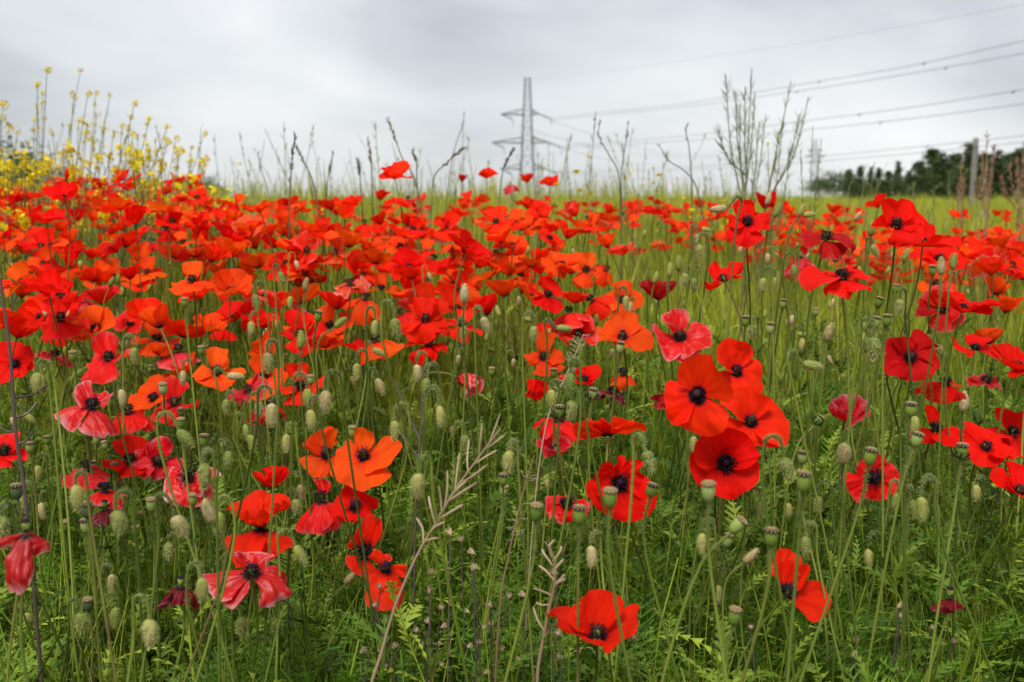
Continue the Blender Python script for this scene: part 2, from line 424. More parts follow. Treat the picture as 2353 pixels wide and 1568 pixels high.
# ------------------------------------------------------------------ flower middle, capsule, bud meshes
def lathe(prof, sides=12):
    prof = np.array(prof, float); n = len(prof)
    a = np.linspace(0, 2 * np.pi, sides, endpoint=False)
    V = np.stack([prof[:, 0, None] * np.cos(a), prof[:, 0, None] * np.sin(a), np.broadcast_to(prof[:, 1, None], (n, sides))], -1).reshape(-1, 3)
    i = np.arange(n - 1)[:, None] * sides; j = np.arange(sides)[None]; j2 = (j + 1) % sides
    return V, np.stack([i + j, i + j2, i + sides + j2, i + sides + j], -1).reshape(-1, 4)

def capsule_mesh(ridged=True):
    # unit: width 1, base at origin, axis +z
    V, Fq = lathe([(0.10, -0.12), (0.14, 0.0), (0.30, 0.08), (0.44, 0.28), (0.50, 0.62), (0.49, 0.90), (0.44, 1.10), (0.40, 1.17)], 20)
    if ridged:
        a = np.arctan2(V[:, 1], V[:, 0]); k = 1 + 0.035 * np.cos(10 * a) * (V[:, 2] > 0.05)
        V[:, 0] *= k; V[:, 1] *= k
    return new_mesh("capsule", V, Fq, True)
def lid_mesh():
    V, Fq = lathe([(0.40, 1.165), (0.54, 1.17), (0.56, 1.22), (0.45, 1.30), (0.20, 1.37), (0.001, 1.40)], 20)
    a = np.arctan2(V[:, 1], V[:, 0]); rr = np.hypot(V[:, 0], V[:, 1])
    k = 1 + 0.10 * np.sign(np.cos(10 * a)) * (rr > 0.5)
    V[:, 0] *= k; V[:, 1] *= k
    return new_mesh("lid", V, Fq, False)
def rays_mesh():
    b = MB()
    for k in range(10):
        a = k * math.pi / 5
        b.tube(np.array([(math.cos(a) * q, math.sin(a) * q, z) for q, z in ((0.05, 1.40), (0.28, 1.365), (0.47, 1.305), (0.58, 1.21))]), 0.028, 4)
    return b.mesh("rays")
def stamen_mesh(n, seed):
    g = np.random.default_rng(seed); b = MB()
    for k in range(n):
        a = g.uniform(0, 6.283); el = g.uniform(0.15, 1.15); ln = g.uniform(0.0050, 0.0105)
        d = np.array([math.cos(a) * math.cos(el), math.sin(a) * math.cos(el), math.sin(el)])
        p0 = d * 0.002; p1 = d * ln + np.array([0, 0, 0.001])
        b.tube(np.array([p0, (p0 + p1) / 2 + g.normal(0, .0004, 3), p1]), 0.00016, 3)
        q = g.normal(0, 1, 3); q /= np.linalg.norm(q)
        b.tube(np.array([p1 - q * 0.0010, p1 - q * .0005, p1 + q * .0005, p1 + q * 0.0010]), np.array([.0001, .00062, .00062, .0001]), 4)
    return b.mesh("stamens", True)
ME_CAP = capsule_mesh(); ME_LID = {}; ME_RAYS = rays_mesh(); ME_RAYS.materials.append(M_RAY)
ME_CAP.materials.append(M_CAP)
ME_CAPD = ME_CAP.copy(); ME_CAPD.materials.clear(); ME_CAPD.materials.append(M_CAPD)
for nm, mt in (("p", M_LID_P), ("t", M_LID_T), ("d", M_LID_D)):
    ME_LID[nm] = lid_mesh(); ME_LID[nm].materials.append(mt)
ME_STA = [stamen_mesh(120, 5), stamen_mesh(100, 6), stamen_mesh(60, 7)]
for m_ in ME_STA: m_.materials.append(M_STAMEN)

def bud_meshes(seed):
    g = np.random.default_rng(seed)
    # unit length along -z, stalk end at origin
    prof = [(0.045, 0.03), (0.09, 0.0), (0.165, -0.06), (0.215, -0.20), (0.232, -0.38), (0.215, -0.58), (0.165, -0.78), (0.10, -0.91), (0.045, -0.985), (0.001, -1.02)]
    V, Fq = lathe(prof, 16)
    a = np.arctan2(V[:, 1], V[:, 0]); k = 1 - 0.10 * np.exp(-(np.sin(a) / 0.16) ** 2) + 0.03 * np.sin(3 * a + g.uniform(0, 6))
    V[:, 0] *= k; V[:, 1] *= k
    V[:, 0] += 0.05 * np.sin(V[:, 2] * 3)
    me = new_mesh("bud", V, Fq, True)
    n = 420
    z = -g.uniform(0.03, 0.97, n); rr = np.interp(-z, [-p[1] for p in prof], [p[0] for p in prof]) * 0.97
    aa = g.uniform(0, 6.283, n)
    p = np.stack([rr * np.cos(aa), rr * np.sin(aa), z], 1); p[:, 0] += 0.05 * np.sin(z * 3)
    d = np.stack([np.cos(aa), np.sin(aa), -g.uniform(0.2, 1.0, n)], 1); d /= np.linalg.norm(d, axis=1)[:, None]
    s = np.stack([-np.sin(aa), np.cos(aa), np.zeros(n)], 1)
    ln = g.uniform(0.08, 0.17, n)[:, None]
    H = np.stack([p - s * 0.012, p + s * 0.012, p + d * ln], 1).reshape(-1, 3)
    mh = new_mesh("bristles", H, np.arange(3 * n).reshape(-1, 3)); mh.materials.append(M_BUDHAIR)
    return me, mh
BUDS = []
for k in range(3):
    me, mh = bud_meshes(20 + k)
    mg = me; mg.materials.append(M_BUD_G)
    mb_ = me.copy(); mb_.materials.clear(); mb_.materials.append(M_BUD_B)
    BUDS.append((mg, mb_, mh))

def frame(axis, ref=Vector((1, 0, 0))):
    z = Vector(axis).normalized()
    x = ref - z * ref.dot(z)
    if x.length < 0.05: x = Vector((0, 0, 1)) - z * z.z
    x.normalize(); y = z.cross(x)
    return Matrix((x, y, z)).transposed()

def stem_part(rt, pts, r0, r1, near, rng, sides=6):
    loc = np.array(rt.location)
    q = pts - loc
    V, Fq = tube(q, np.linspace(r0, r1, len(q)), sides)
    s = link("stem", new_mesh("stem", V, Fq, True), M_STEM, rt)
    if near:
        ln = np.linalg.norm(np.diff(pts, axis=0), axis=1).sum()
        n = int(ln * 620)
        H, Ft = bristle_tris(q, 0.0024, 0.0044, n, rng, 0.00034)
        link("bristles", new_mesh("bristles", H, Ft), M_HAIR, s, "stuff")
    return s

def rooted(p, lean, spread, rng):
    """where a plant carrying something at p stands on the ground"""
    gx = p.x - lean.x + rng.normal(0, spread); gy = p.y - lean.y + rng.normal(0, spread)
    gy = max(gy, 0.3)
    return Vector((gx, gy, ground(gx, gy) - 0.008))

CPT = {"scarlet": (0.92, 0.024, 0.003), "orange": (0.94, 0.080, 0.005), "red": (0.85, 0.008, 0.003), "deep": (0.58, 0.006, 0.006),
       "crimson": (0.74, 0.007, 0.014), "dark": (0.20, 0.006, 0.014), "rose": (0.84, 0.045, 0.045)}
counts = {"poppy": 0, "bud": 0, "head": 0}

def add_poppy(p, axis, L, petals, colour, wilt, label, group, near, seed, capsule=True, capw=0.0080, ss=1.0):
    """p world position of the flower's base; axis world; L petal length in metres"""
    rng = np.random.default_rng(seed)
    p = Vector(p); axis = Vector(axis).normalized()
    g = rooted(p, Vector((axis.x, axis.y, 0)) * 0.10, 0.055, rng)
    h = p.z - g.z
    rt = root("poppy", g, label, "poppy", group)
    c1 = p - axis * min(0.4 * h, 0.16) + Vector(rng.normal(0, 0.012, 3))
    c2 = g + Vector((rng.normal(0, 0.02), rng.normal(0, 0.02), 0.5 * h))
    t = np.linspace(0, 1, 18)[:, None]
    A, B, C, D = [np.array(q) for q in (g, c2, c1, p)]
    pts = A * (1 - t) ** 3 + 3 * B * t * (1 - t) ** 2 + 3 * C * t * t * (1 - t) + D * t ** 3
    wob = np.sin(t * rng.uniform(5, 9) + rng.uniform(0, 6)) * t * (1 - t) * 0.05
    pts = pts + wob * np.array([[1, rng.uniform(-1, 1), 0]])
    pts = np.concatenate([pts, [np.array(p + axis * 0.0035)]])
    stem_part(rt, pts, 0.0015, 0.0011, near, rng)
    Mx = Matrix.Translation(p - g) @ frame(axis).to_4x4()
    base = CPT[colour]
    hsv = rng.uniform(0.86, 1.08)
    for me in petals:
        o = link("petal", me, None, rt)
        o.matrix_local = Mx @ Matrix.Diagonal((L, L, L, 1))
        v = hsv * rng.uniform(0.94, 1.05)
        o.color = (min(base[0] * v, 0.93), base[1] * v * rng.uniform(0.7, 1.4), base[2] * v, 1 - wilt * rng.uniform(0.75, 1))
    if capsule:
        S = capw
        c = link("capsule", ME_CAP if rng.random() < .8 else ME_CAPD, None, rt); c.matrix_local = Mx @ Matrix.Translation((0, 0, 0.001)) @ Matrix.Diagonal((S * .8, S * .8, S, 1))
        l = link("lid", ME_LID["p" if rng.random() < .6 else "d"], None, c)
        st = link("stamens", ME_STA[int(rng.integers(3))], None, rt, "stuff"); st.matrix_local = Mx @ Matrix.Translation((0, 0, 0.002)) @ Matrix.Diagonal((ss, ss, ss, 1))
    counts["poppy"] += 1
    return rt

def add_bud(p, dirn, ln, straw, label, group, near, seed):
    """p where bud meets stalk, dirn from stalk to tip"""
    rng = np.random.default_rng(seed)
    p = Vector(p); dirn = Vector(dirn).normalized()
    nod = dirn.z < 0.2
    side = rng.choice([-1, 1]) if abs(dirn.x) < 0.3 else (-1 if dirn.x > 0 else 1)
    k = ln / 0.02
    sx = Vector((side * rng.uniform(0.75, 1.0), rng.uniform(-0.7, 0.7), 0)).normalized()
    if nod:
        hk = rng.uniform(0.7, 1.4)
        r_ = 0.0050 * k * hk; up_ = (-dirn * .8 + Vector((0, 0, .5))).normalized(); hh_ = 0.007 * k * hk
        arc = [p + up_ * hh_ + sx * (r_ * (1 - math.cos(q_))) + Vector((0, 0, r_ * 1.25 * math.sin(q_))) for q_ in (0.35, 1.0, 1.6, 2.2, 2.8)]
        Q2 = p + sx * 2.3 * r_ - Vector((0, 0, 0.020 * k))
        g = rooted(p + sx * 0.02, Vector((0, 0, 0)), 0.06, rng)
        m1 = Q2.lerp(g, 0.5) + Vector(rng.normal(0, 0.026, 3))
        pts = catmull([g, m1, Q2] + arc[::-1] + [p], 5)
    else:
        g = rooted(p, Vector((dirn.x, dirn.y, 0)) * 0.06, 0.03, rng)
        q = p - dirn * 0.03
        m1 = q.lerp(g, 0.5) + Vector(rng.normal(0, 0.026, 3))
        pts = catmull([g, m1, q, p], 6)
    rt = root("poppy_bud", g, label, "poppy bud", group)
    stem_part(rt, pts, 0.0013, 0.0009, near, rng)
    mg, mb_, mh = BUDS[int(rng.integers(3))]
    b = link("bud", mb_ if straw else mg, None, rt)
    fr = frame(-dirn, Vector((math.cos(seed), math.sin(seed), 0.1)))
    b.matrix_local = Matrix.Translation(p - g) @ fr.to_4x4() @ Matrix.Diagonal((ln * rng.uniform(.92, 1.1), ln, ln, 1))
    if near: link("bristles", mh, None, b, "stuff")
    counts["bud"] += 1
    return rt

def add_head(p, axis, wd, lid, dark, label, group, near, seed, stam=False):
    rng = np.random.default_rng(seed)
    p = Vector(p); axis = Vector(axis).normalized()
    g = rooted(p, Vector((axis.x, axis.y, 0)) * 0.08, 0.055, rng)
    rt = root("poppy_seed_head", g, label, "seed head", group)
    q = p - axis * 0.035
    m1 = q.lerp(g, 0.5) + Vector(rng.normal(0, 0.024, 3))
    pts = catmull([g, m1, q, p], 7)
    stem_part(rt, pts, 0.0014, 0.0011, near, rng)
    c = link("capsule", ME_CAPD if dark else ME_CAP, None, rt)
    Mx = Matrix.Translation(p - g) @ frame(axis).to_4x4()
    c.matrix_local = Mx @ Matrix.Diagonal((wd, wd, wd * rng.uniform(1.0, 1.2), 1))
    l = link("lid", ME_LID[lid], None, c)
    link("rays", ME_RAYS, None, c, "stuff")
    if stam:
        st = link("stamens", ME_STA[2], None, rt, "stuff"); st.matrix_local = Mx @ Matrix.Translation((0, 0, 0.0))
    counts["head"] += 1
    return rt

def view_axis(a):
    """axis given as (right, up, toward the viewer) -> world, level with the ground"""
    return Vector((a[0], -a[2], a[1]))

#@@PART2
# ------------------------------------------------------------------ the poppies one can point to
# x, y of the flower's base, petal length (picture units), axis (right, up, toward), kind or petal list, colour, withered, label
UPR = (0, .93, .36)
H = [
 (1372, 1470, 116, (0, .98, .06), [(95, 92, 38, 30, 1.0), (192, 74, 60, 62, 1.08), (342, 66, 64, 72, 1.14)], "scarlet", 0, "wide scarlet poppy with petals fanned out, low beside a dry brown stalk"),
 (1806, 1366, 92, (.30, .80, .40), [(120, 55, 55, 22, 1.0), (70, 45, 58, 30, .95), (335, 50, 85, 80, 1.1)], "scarlet", 0, "scarlet poppy with two raised petals and one hanging out, above a tall green seed head"),
 (1666, 1064, 88, (-.10, .28, .95), [(40, 66, 48, 74, 1.05), (135, 64, 46, 72, 1.05), (225, 66, 52, 76, 1.08), (315, 60, 56, 82, 1.22)], "red", 0, "round red poppy facing outward with a black centre, pale seed head before it"),
 (1425, 1110, 84, (-.08, .36, .93), [(270, 82, 80, 78, 1.15), (15, 50, 80, 70, .9), (165, 50, 78, 66, .9), (95, 44, 62, 20, .75)], "red", 0, "red poppy opened flat with a green seed head standing before its black centre"),
 (1397, 1004, 82, (.0, .80, -.50), [(135, 36, 46, 40, 1.2), (5, 66, 55, 72, 1.12), (215, 55, 66, 84, 1.08), (285, 55, 72, 96, .95)], "scarlet", 0, "scarlet poppy seen from beneath with a dark curved stem and one petal raised"),
 (1603, 908, 92, (-.25, .35, .85), [(65, 66, 56, 62, 1.05), (278, 58, 84, 92, 1.1), (192, 48, 80, 92, .95)], "scarlet", 0, "tall three-petalled scarlet poppy with one petal hanging straight down"),
 (1690, 856, 82, (.20, .62, .70), [(120, 72, 58, 56, 1.05), (335, 58, 78, 88, 1.0), (250, 54, 84, 96, .95)], "scarlet", 0, "scarlet poppy with a tall rounded back petal, between two others"),
 (1724, 972, 86, (.05, .72, .62), [(110, 74, 52, 48, 1.05), (345, 56, 78, 86, 1.15), (250, 62, 82, 96, 1.05)], "scarlet", 0, "broad scarlet poppy with a small black eye, just above the round outward-facing one"),
 (1562, 778, 72, (-.1, .72, .6), [(110, 60, 40, 30, 1.05), (200, 56, 78, 96, 1.0), (330, 60, 72, 92, 1.15), (275, 50, 92, 118, .95)], "red", .5, "red poppy with a silky pale sheen under the crimson cup"),
 (1512, 690, 56, (.05, .95, .1), "cup", "deep", .12, "deep red cupped poppy on a long curved stem with its dark base showing"),
 (1430, 776, 66, (0, .88, .40), [(90, 76, 62, 40, 1.05), (355, 50, 86, 86, 1.0), (185, 50, 86, 86, 1.0), (270, 55, 95, 110, .7)], "orange", 0, "orange red poppy with a wide pleated fan behind a small black eye"),
 (1284, 966, 72, (.05, .95, .25), "droop", "red", .12, "red poppy with drooping rolled petals round a purple capped capsule"),
 (1274, 1040, 50, (-.15, .55, .8), "cuprim", "crimson", .45, "crimson cup-shaped poppy with pale curled rims, beneath the drooping one"),
 (1300, 1165, 52, (.1, .7, .6), "wilt", "red", .3, "crumpled red poppy with a pink streaked petal behind thin seed-head stems"),
 (835, 1050, 80, (.05, .80, .52), [(172, 52, 86, 82, .95), (352, 54, 84, 80, 1.05), (268, 62, 92, 118, 1.15), (75, 40, 66, 34, .9)], "orange", 0, "orange red poppy with broad open petals and a black stamen ring, topmost of its cluster"),
 (750, 1046, 62, (-.05, .70, .70), [(70, 46, 60, 34, .95), (125, 52, 66, 44, 1.0), (225, 56, 92, 112, 1.1), (300, 50, 92, 110, .9)], "orange", 0, "orange red poppy half hidden behind the broad open one of its cluster"),
 (740, 1150, 72, (0, .95, .25), [(90, 46, 40, 14, .85), (245, 50, 112, 150, 1.15), (295, 50, 112, 150, 1.15)], "red", .35, "red poppy with one petal upright and a silky crumpled skirt hanging down"),
 (815, 1166, 52, (.1, .65, .75), "open", "red", 0, "small red poppy with a large black centre beneath the open orange red one"),
 (838, 1270, 66, (.1, .45, .85), [(80, 42, 60, 58, 1.25), (110, 36, 70, 62, 1.0), (255, 48, 90, 98, .95)], "scarlet", .06, "scarlet poppy with tall ruffled upright petals and a small hole"),
 (885, 1308, 66, (.2, .70, .66), [(290, 46, 96, 118, 1.45), (240, 40, 96, 120, .9), (10, 22, 86, 84, .9), (120, 40, 72, 60, .8)], "scarlet", .05, "scarlet poppy with a long petal hanging behind the dry brown stalk"),
 (600, 1214, 92, (0, .98, .08), [(90, 92, 32, 58, 1.05), (15, 56, 40, 74, 1.0), (165, 56, 40, 68, 1.0), (225, 54, 112, 136, 1.15), (305, 54, 112, 124, 1.2), (268, 50, 40, 34, .78)], "scarlet", 0, "scarlet poppy with a ruffled cup above two petals spread like a skirt"),
 (578, 1322, 92, (.05, .92, .32), [(188, 50, 84, 112, 1.05), (350, 46, 70, 150, 1.35), (95, 70, 52, 72, .62), (222, 38, 96, 128, 1.0)], "red", .85, "withering crimson poppy streaked with white round a black centre"),
 (624, 1122, 54, UPR, "cup", "red", 0, "small red poppy behind nodding buds with feathery leaves before it"),
 (366, 1064, 66, (.1, .65, .7), [(100, 66, 60, 36, 1.0), (190, 50, 80, 92, 1.0), (340, 44, 84, 90, .85), (285, 50, 98, 122, .8)], "crimson", .4, "crimson poppy with a pale folded rim and a purple capped capsule"),
 (432, 1098, 72, (.1, .5, .85), [(280, 74, 84, 104, 1.0), (350, 50, 84, 94, 1.0), (215, 52, 88, 112, .95)], "red", 1.0, "withered pink and white poppy petal spread like crumpled paper"),
 (300, 1064, 58, (0, .9, .3), "skirt", "red", 0, "plain red poppy pressed between the crimson pale-rimmed one and a thin stem"),
 (200, 1078, 58, (0, .92, .3), "droop", "crimson", .2, "crimson poppy with hanging petals split by a withered brown bud"),
 (240, 1130, 46, (.1, .9, .2), "droop", "red", .3, "narrow red poppy hanging limp beside a dark crumpled one"),
 (212, 936, 78, (.1, .92, .25), [(205, 46, 92, 128, 1.1), (150, 54, 52, 60, .75), (55, 60, 44, 62, .8), (300, 50, 100, 136, 1.1)], "red", .7, "wilting crimson poppy with a purple and white rumpled petal"),
 (294, 948, 66, (0, .97, .2), "droop", "red", .15, "red poppy whose petals hang like a bell below a purple capsule"),
 (402, 930, 54, (0, .9, .3), "skirt", "red", .1, "red poppy with a folded skirt behind a green seed head"),
 (500, 858, 68, (0, .90, .35), [(85, 70, 66, 46, 1.0), (270, 70, 94, 112, 1.0), (350, 40, 86, 88, .9), (180, 40, 86, 84, .9)], "orange", 0, "bright orange red poppy with wide smooth petals above a straw bud"),
 (410, 808, 58, (0, .97, .15), "droop", "rose", .3, "rosy red poppy hanging like a skirt beneath a black topped capsule"),
 (372, 820, 42, (-.1, .9, .2), "cup", "orange", 0, "small orange red poppy folded upright next to the rosy hanging one"),
 (250, 826, 66, (0, .85, .4), "skirt", "red", .2, "red poppy with a wide pleated lower petal and a glossy upper one"),
 (62, 1228, 92, (0, .97, .1), "rag", "deep", .75, "dark limp poppy with a white papery fold under a purple capsule"),
 (415, 1350, 68, (.1, .95, .1), "rag", "dark", .25, "shrivelled maroon poppy hanging beside a long thick green stem"),
 (240, 1172, 48, (.1, .95, .1), "rag", "dark", .3, "small shrivelled maroon poppy above nodding buds"),
 (2182, 1376, 40, (0, .95, .1), "rag", "dark", .1, "tiny shrivelled maroon poppy deep in the green leaves"),
 (8, 1042, 58, (.3, .8, .3), "skirt", "red", .1, "red poppy with a straw bud resting on its petal, by the dark twig"),
 (36, 838, 46, (.1, .5, .8), "open", "red", 0, "red open poppy with a black middle beside the dark twig"),
 (112, 672, 62, (0, .8, .5), "bowl", "red", 0, "large red poppy with a black centre above a wide hanging one"),
 (140, 735, 60, (0, .85, .4), "skirt", "red", .05, "red poppy with a wide pleated skirt beside a straw coloured upright bud"),
 (235, 700, 50, (0, .9, .3), "cup", "red", .1, "red cupped poppy above a withered streaked petal"),
 (190, 692, 44, (0, .7, .5), "wilt", "crimson", .7, "withered crimson poppy with white streaks wedged between red blooms"),
 (300, 748, 44, (0, .8, .5), "open", "red", .1, "small red poppy behind a dry black capsule on a bare stem"),
 (692, 892, 60, (0, .85, .45), "skirt", "scarlet", 0, "scarlet poppy arched over nodding buds with a green seed head on it"),
 (622, 938, 54, (0, .85, .4), "droop", "red", .1, "red poppy hanging behind a pair of hairy nodding buds"),
 (570, 902, 48, (0, .7, .6), "wilt", "crimson", .35, "crumpled crimson poppy with a small dark capsule in its middle"),
 (690, 772, 58, (0, .85, .4), "skirt", "red", 0, "red poppy just below the white rimmed cup"),
 (686, 738, 36, (.1, .5, .85), "cuprim", "red", .9, "red cup poppy with a curled white rim and black inside"),
 (600, 752, 54, (0, .85, .4), "bowl", "red", 0, "red bowl shaped poppy under a nodding bud, next to the white rimmed cup"),
 (978, 738, 58, (0, .9, .3), "skirt", "scarlet", 0, "scarlet poppy with a tall cup standing over another with a hanging petal"),
 (985, 792, 58, (0, .9, .3), "skirt", "red", 0, "red poppy with wide drooping petals on a dark straight stem"),
 (1050, 866, 60, (.85, -.25, .35), [(90, 80, 34, 2, 1.0), (180, 70, 30, 4, .9), (270, 80, 36, 6, 1.05), (0, 70, 32, 2, .95)], "red", 1.0, "folded pink and white withered poppy alone above the grass"),
 (1248, 824, 50, (0, .8, .5), "skirt", "orange", 0, "orange poppy petal fan behind the dry white seed stalk"),
 (1232, 920, 48, (0, .85, .4), "cup", "red", 0, "red cup poppy behind two pale hanging buds"),
 (1340, 880, 50, (.1, .7, .5), "bowl", "red", 0, "smooth red poppy beside the purple stamen head"),
 (1408, 905, 36, (.1, .8, .3), "wilt", "dark", .4, "small shrivelled maroon poppy above the scarlet one with the curved stem"),
 (1432, 862, 40, (0, .8, .4), "droop", "orange", 0, "orange petal hanging beneath a single green seed head"),
 (1526, 905, 42, (0, .9, .2), "rag", "deep", .2, "limp deep red poppy hanging among upright green stems"),
 (1716, 512, 62, (.05, .66, .66), [(105, 56, 70, 52, 1.0), (185, 42, 80, 76, .8), (345, 48, 84, 86, 1.0), (255, 50, 94, 108, 1.05)], "red", 0, "red poppy with four spread petals round a small capsule, amid tall buds"),
 (1758, 480, 38, (0, .8, .3), "cup", "red", 0, "red poppy petal folded behind a plump upright bud"),
 (1896, 552, 72, (.1, .93, .15), [(355, 50, 80, 112, 1.05), (185, 44, 82, 118, .9), (285, 44, 100, 146, 1.0), (100, 50, 70, 80, .6)], "deep", .08, "dark crimson wilting poppy with drooping ragged petals among upright buds"),
 (1838, 590, 46, (-.2, .8, .3), "rag", "crimson", .45, "limp magenta petal curling below the dark crimson wilting poppy"),
 (1935, 640, 78, (0, .96, .12), [(180, 50, 76, 100, 1.15), (0, 46, 76, 92, .85), (90, 60, 60, 70, .7), (245, 38, 112, 148, 1.05), (300, 38, 112, 148, 1.05)], "red", .04, "red poppy shaped like a broad hat over two hanging petals"),
 (1665, 648, 66, (-.3, .8, -.15), [(30, 56, 70, 60, 1.05), (100, 40, 55, 30, 1.0), (185, 38, 92, 92, .75)], "red", 0, "red poppy turned away showing the backs of its petals, on a thin bent stem"),
 (2058, 522, 74, (-.05, .85, .45), [(88, 72, 58, 34, 1.05), (180, 44, 80, 60, .9), (0, 46, 76, 62, 1.0), (290, 50, 96, 122, .8)], "red", 0, "large red poppy standing highest, wide cup above its neighbours"),
 (2120, 566, 70, (0, .80, .55), "bowl", "red", 0, "large red poppy overlapped by the highest standing one"),
 (2158, 598, 52, (0, .8, .5), "open", "red", 0, "red poppy behind two pale upright buds"),
 (2165, 712, 66, (-.1, .75, .6), [(180, 44, 82, 74, .9), (95, 60, 60, 40, .9), (350, 52, 84, 80, 1.0), (270, 60, 96, 118, .9)], "red", .25, "red poppy with a silky streaked side petal joined to a larger one"),
 (2210, 718, 72, (.1, .8, .4), "bowl", "red", 0, "large smooth red poppy beside the silky streaked one"),
 (2090, 822, 72, (-.05, .45, .80), [(180, 62, 84, 86, 1.0), (270, 60, 88, 96, .95), (20, 54, 84, 88, .85), (95, 52, 74, 60, .7)], "deep", 0, "deep red poppy facing outward behind crossing stems"),
 (2240, 806, 50, (.05, .9, .3), "fan", "red", 0, "small red poppy with jagged upright petals over leaning stems"),
 (2172, 882, 52, (0, .7, .6), "droop", "red", 0, "red poppy with a dark middle beneath leaning stems"),
 (2265, 880, 46, (0, .75, .5), "wilt", "deep", .3, "crumpled deep red poppy with curled rims"),
 (2148, 988, 56, (0, .85, .42), [(80, 46, 56, 32, 1.0), (205, 46, 94, 112, 1.0), (320, 54, 92, 108, 1.1)], "red", 0, "red poppy with one rounded upright petal and black stamens at its waist"),
 (2262, 1032, 62, (.1, .75, .5), "open", "red", 0, "red poppy spread behind the purple capped stamen head"),
 (2325, 1000, 66, (.2, .85, .2), "skirt", "red", 0, "big red poppy above a dark curved stem, leaning over the bowl shaped one"),
 (2332, 850, 72, (.1, .75, .5), "bowl", "red", 0, "big red poppy above crumpled deep red one"),
 (2340, 1135, 66, (.1, .6, .6), "bowl", "red", 0, "glossy red poppy bent down on a hooked stem"),
 (1940, 966, 72, (.05, .88, .42), "cuprim", "crimson", .6, "withering crimson bowl poppy with pale crinkled rims standing alone"),
 (2004, 1098, 62, (.05, .45, .85), [(60, 44, 74, 66, .85), (350, 54, 82, 80, 1.05), (205, 40, 90, 100, 1.25), (285, 48, 88, 94, .9), (120, 40, 76, 62, .7)], "red", .12, "red poppy with a pink flushed centre behind a green seed head"),
 (908, 412, 38, (0, .8, .5), "bowl", "scarlet", 0, "scarlet poppy standing alone against the sky"),
 (1118, 410, 30, (.1, .8, .5), "bowl", "scarlet", 0, "scarlet poppy at the skyline beside a withered pink one"),
 (1062, 418, 20, (0, .9, .3), "cup", "red", 0, "small red poppy nearest the withered pink one at the skyline"),
 (1172, 425, 24, (0, .9, .2), "rag", "crimson", .8, "withered pink tipped poppy at the skyline"),
 (1211, 420, 26, (0, .85, .3), "cup", "scarlet", 0, "scarlet poppy at the skyline below the pylon"),
 (1262, 428, 28, (0, .7, .6), "bowl", "scarlet", 0, "scarlet poppy with a dark eye at the skyline by the pylon foot"),
 (1240, 485, 32, (0, .8, .5), "open", "scarlet", 0, "scarlet poppy below the pylon, tallest of a pair"),
 (1212, 480, 26, (0, .9, .3), "cup", "scarlet", 0, "small scarlet poppy below the pylon, lesser of a pair"),
 (1196, 530, 32, (0, .85, .4), "fan", "orange", 0, "orange red poppy below the pair under the pylon"),
 (938, 520, 34, (0, .85, .4), "skirt", "orange", 0, "orange red poppy with a skirt, standing clear of the drift"),
 (874, 460, 28, (0, .85, .4), "cup", "scarlet", 0, "scarlet poppy among dark grass spikes at the skyline"),
 (800, 480, 36, (0, .8, .5), "bowl", "scarlet", 0, "scarlet poppy at the crest beside dark grass spikes"),
 (937, 458, 26, (0, .9, .2), "droop", "crimson", .1, "crimson hanging poppy beneath the one alone against the sky"),
 (150, 460, 44, (.1, .75, .6), "bowl", "red", 0, "large red poppy with a dark eye under the yellow mustard"),
 (108, 515, 42, (0, .85, .4), "bowl", "red", 0, "red poppy beneath the dark-eyed one under the mustard"),
 (95, 570, 40, (0, .9, .3), "skirt", "red", 0, "red hat shaped poppy below the mustard plants"),
 (310, 515, 46, (0, .85, .4), "cup", "red", 0, "plump red poppy cup by the withered pink one"),
 (382, 528, 40, (0, .85, .4), "skirt", "red", 0, "red poppy with a hanging petal beside the plump cup"),
 (332, 565, 25, (0, .8, .4), "wilt", "rose", 1, "withered pale pink poppy in front of the plump red cup"),
]
hero_xy = []
for i, (x, y, lp, ax, sty, colr, wl, lab) in enumerate(H):
    L = 0.030 if sty == "rag" and y > 600 else 0.040
    d = min(L * F / lp, 1.1 * float(np.interp(y, [500, 600, 700, 800, 1070, 1430], [2.9, 2.2, 1.8, 1.45, 1.1, .83])) if y > 480 else 9)
    L = d * lp / F * (.88 if not isinstance(sty, str) else .96)
    if isinstance(sty, str):
        if sty not in ('open',): ax = (ax[0], ax[1] + .2, ax[2] * .55)
        g = np.random.default_rng(900 + i)
        sp, ru, cru = spec_of(sty, g)
    else:
        sp, ru, cru = [(q[0], q[1] * 1.17, *q[2:]) for q in sty], (.16 if wl > .5 else .145), (.09 if wl > .5 else .045)
    pet = [petal(4000 + 10 * i + k, *q, ruffle=ru, crumple=cru, nu=25 if lp > 45 else 15, nv=17 if lp > 45 else 11, eye=(.13 if ax[2] > .8 and wl < .3 else .04), fold=.40, warp=.085, pleat=.026) for k, q in enumerate(sp)]
    ss = .55 if sty == 'rag' else .75 if i in (5, 6, 7, 10) else 1.3 if ax[2] > .8 else 1.0
    if i == 21: d -= .07
    add_poppy(P(x, y, d), view_axis(ax), L, pet, colr, wl, lab, None, d < 1.75, 100 + i, ss=ss)
    hero_xy.append((x, y, lp, d))

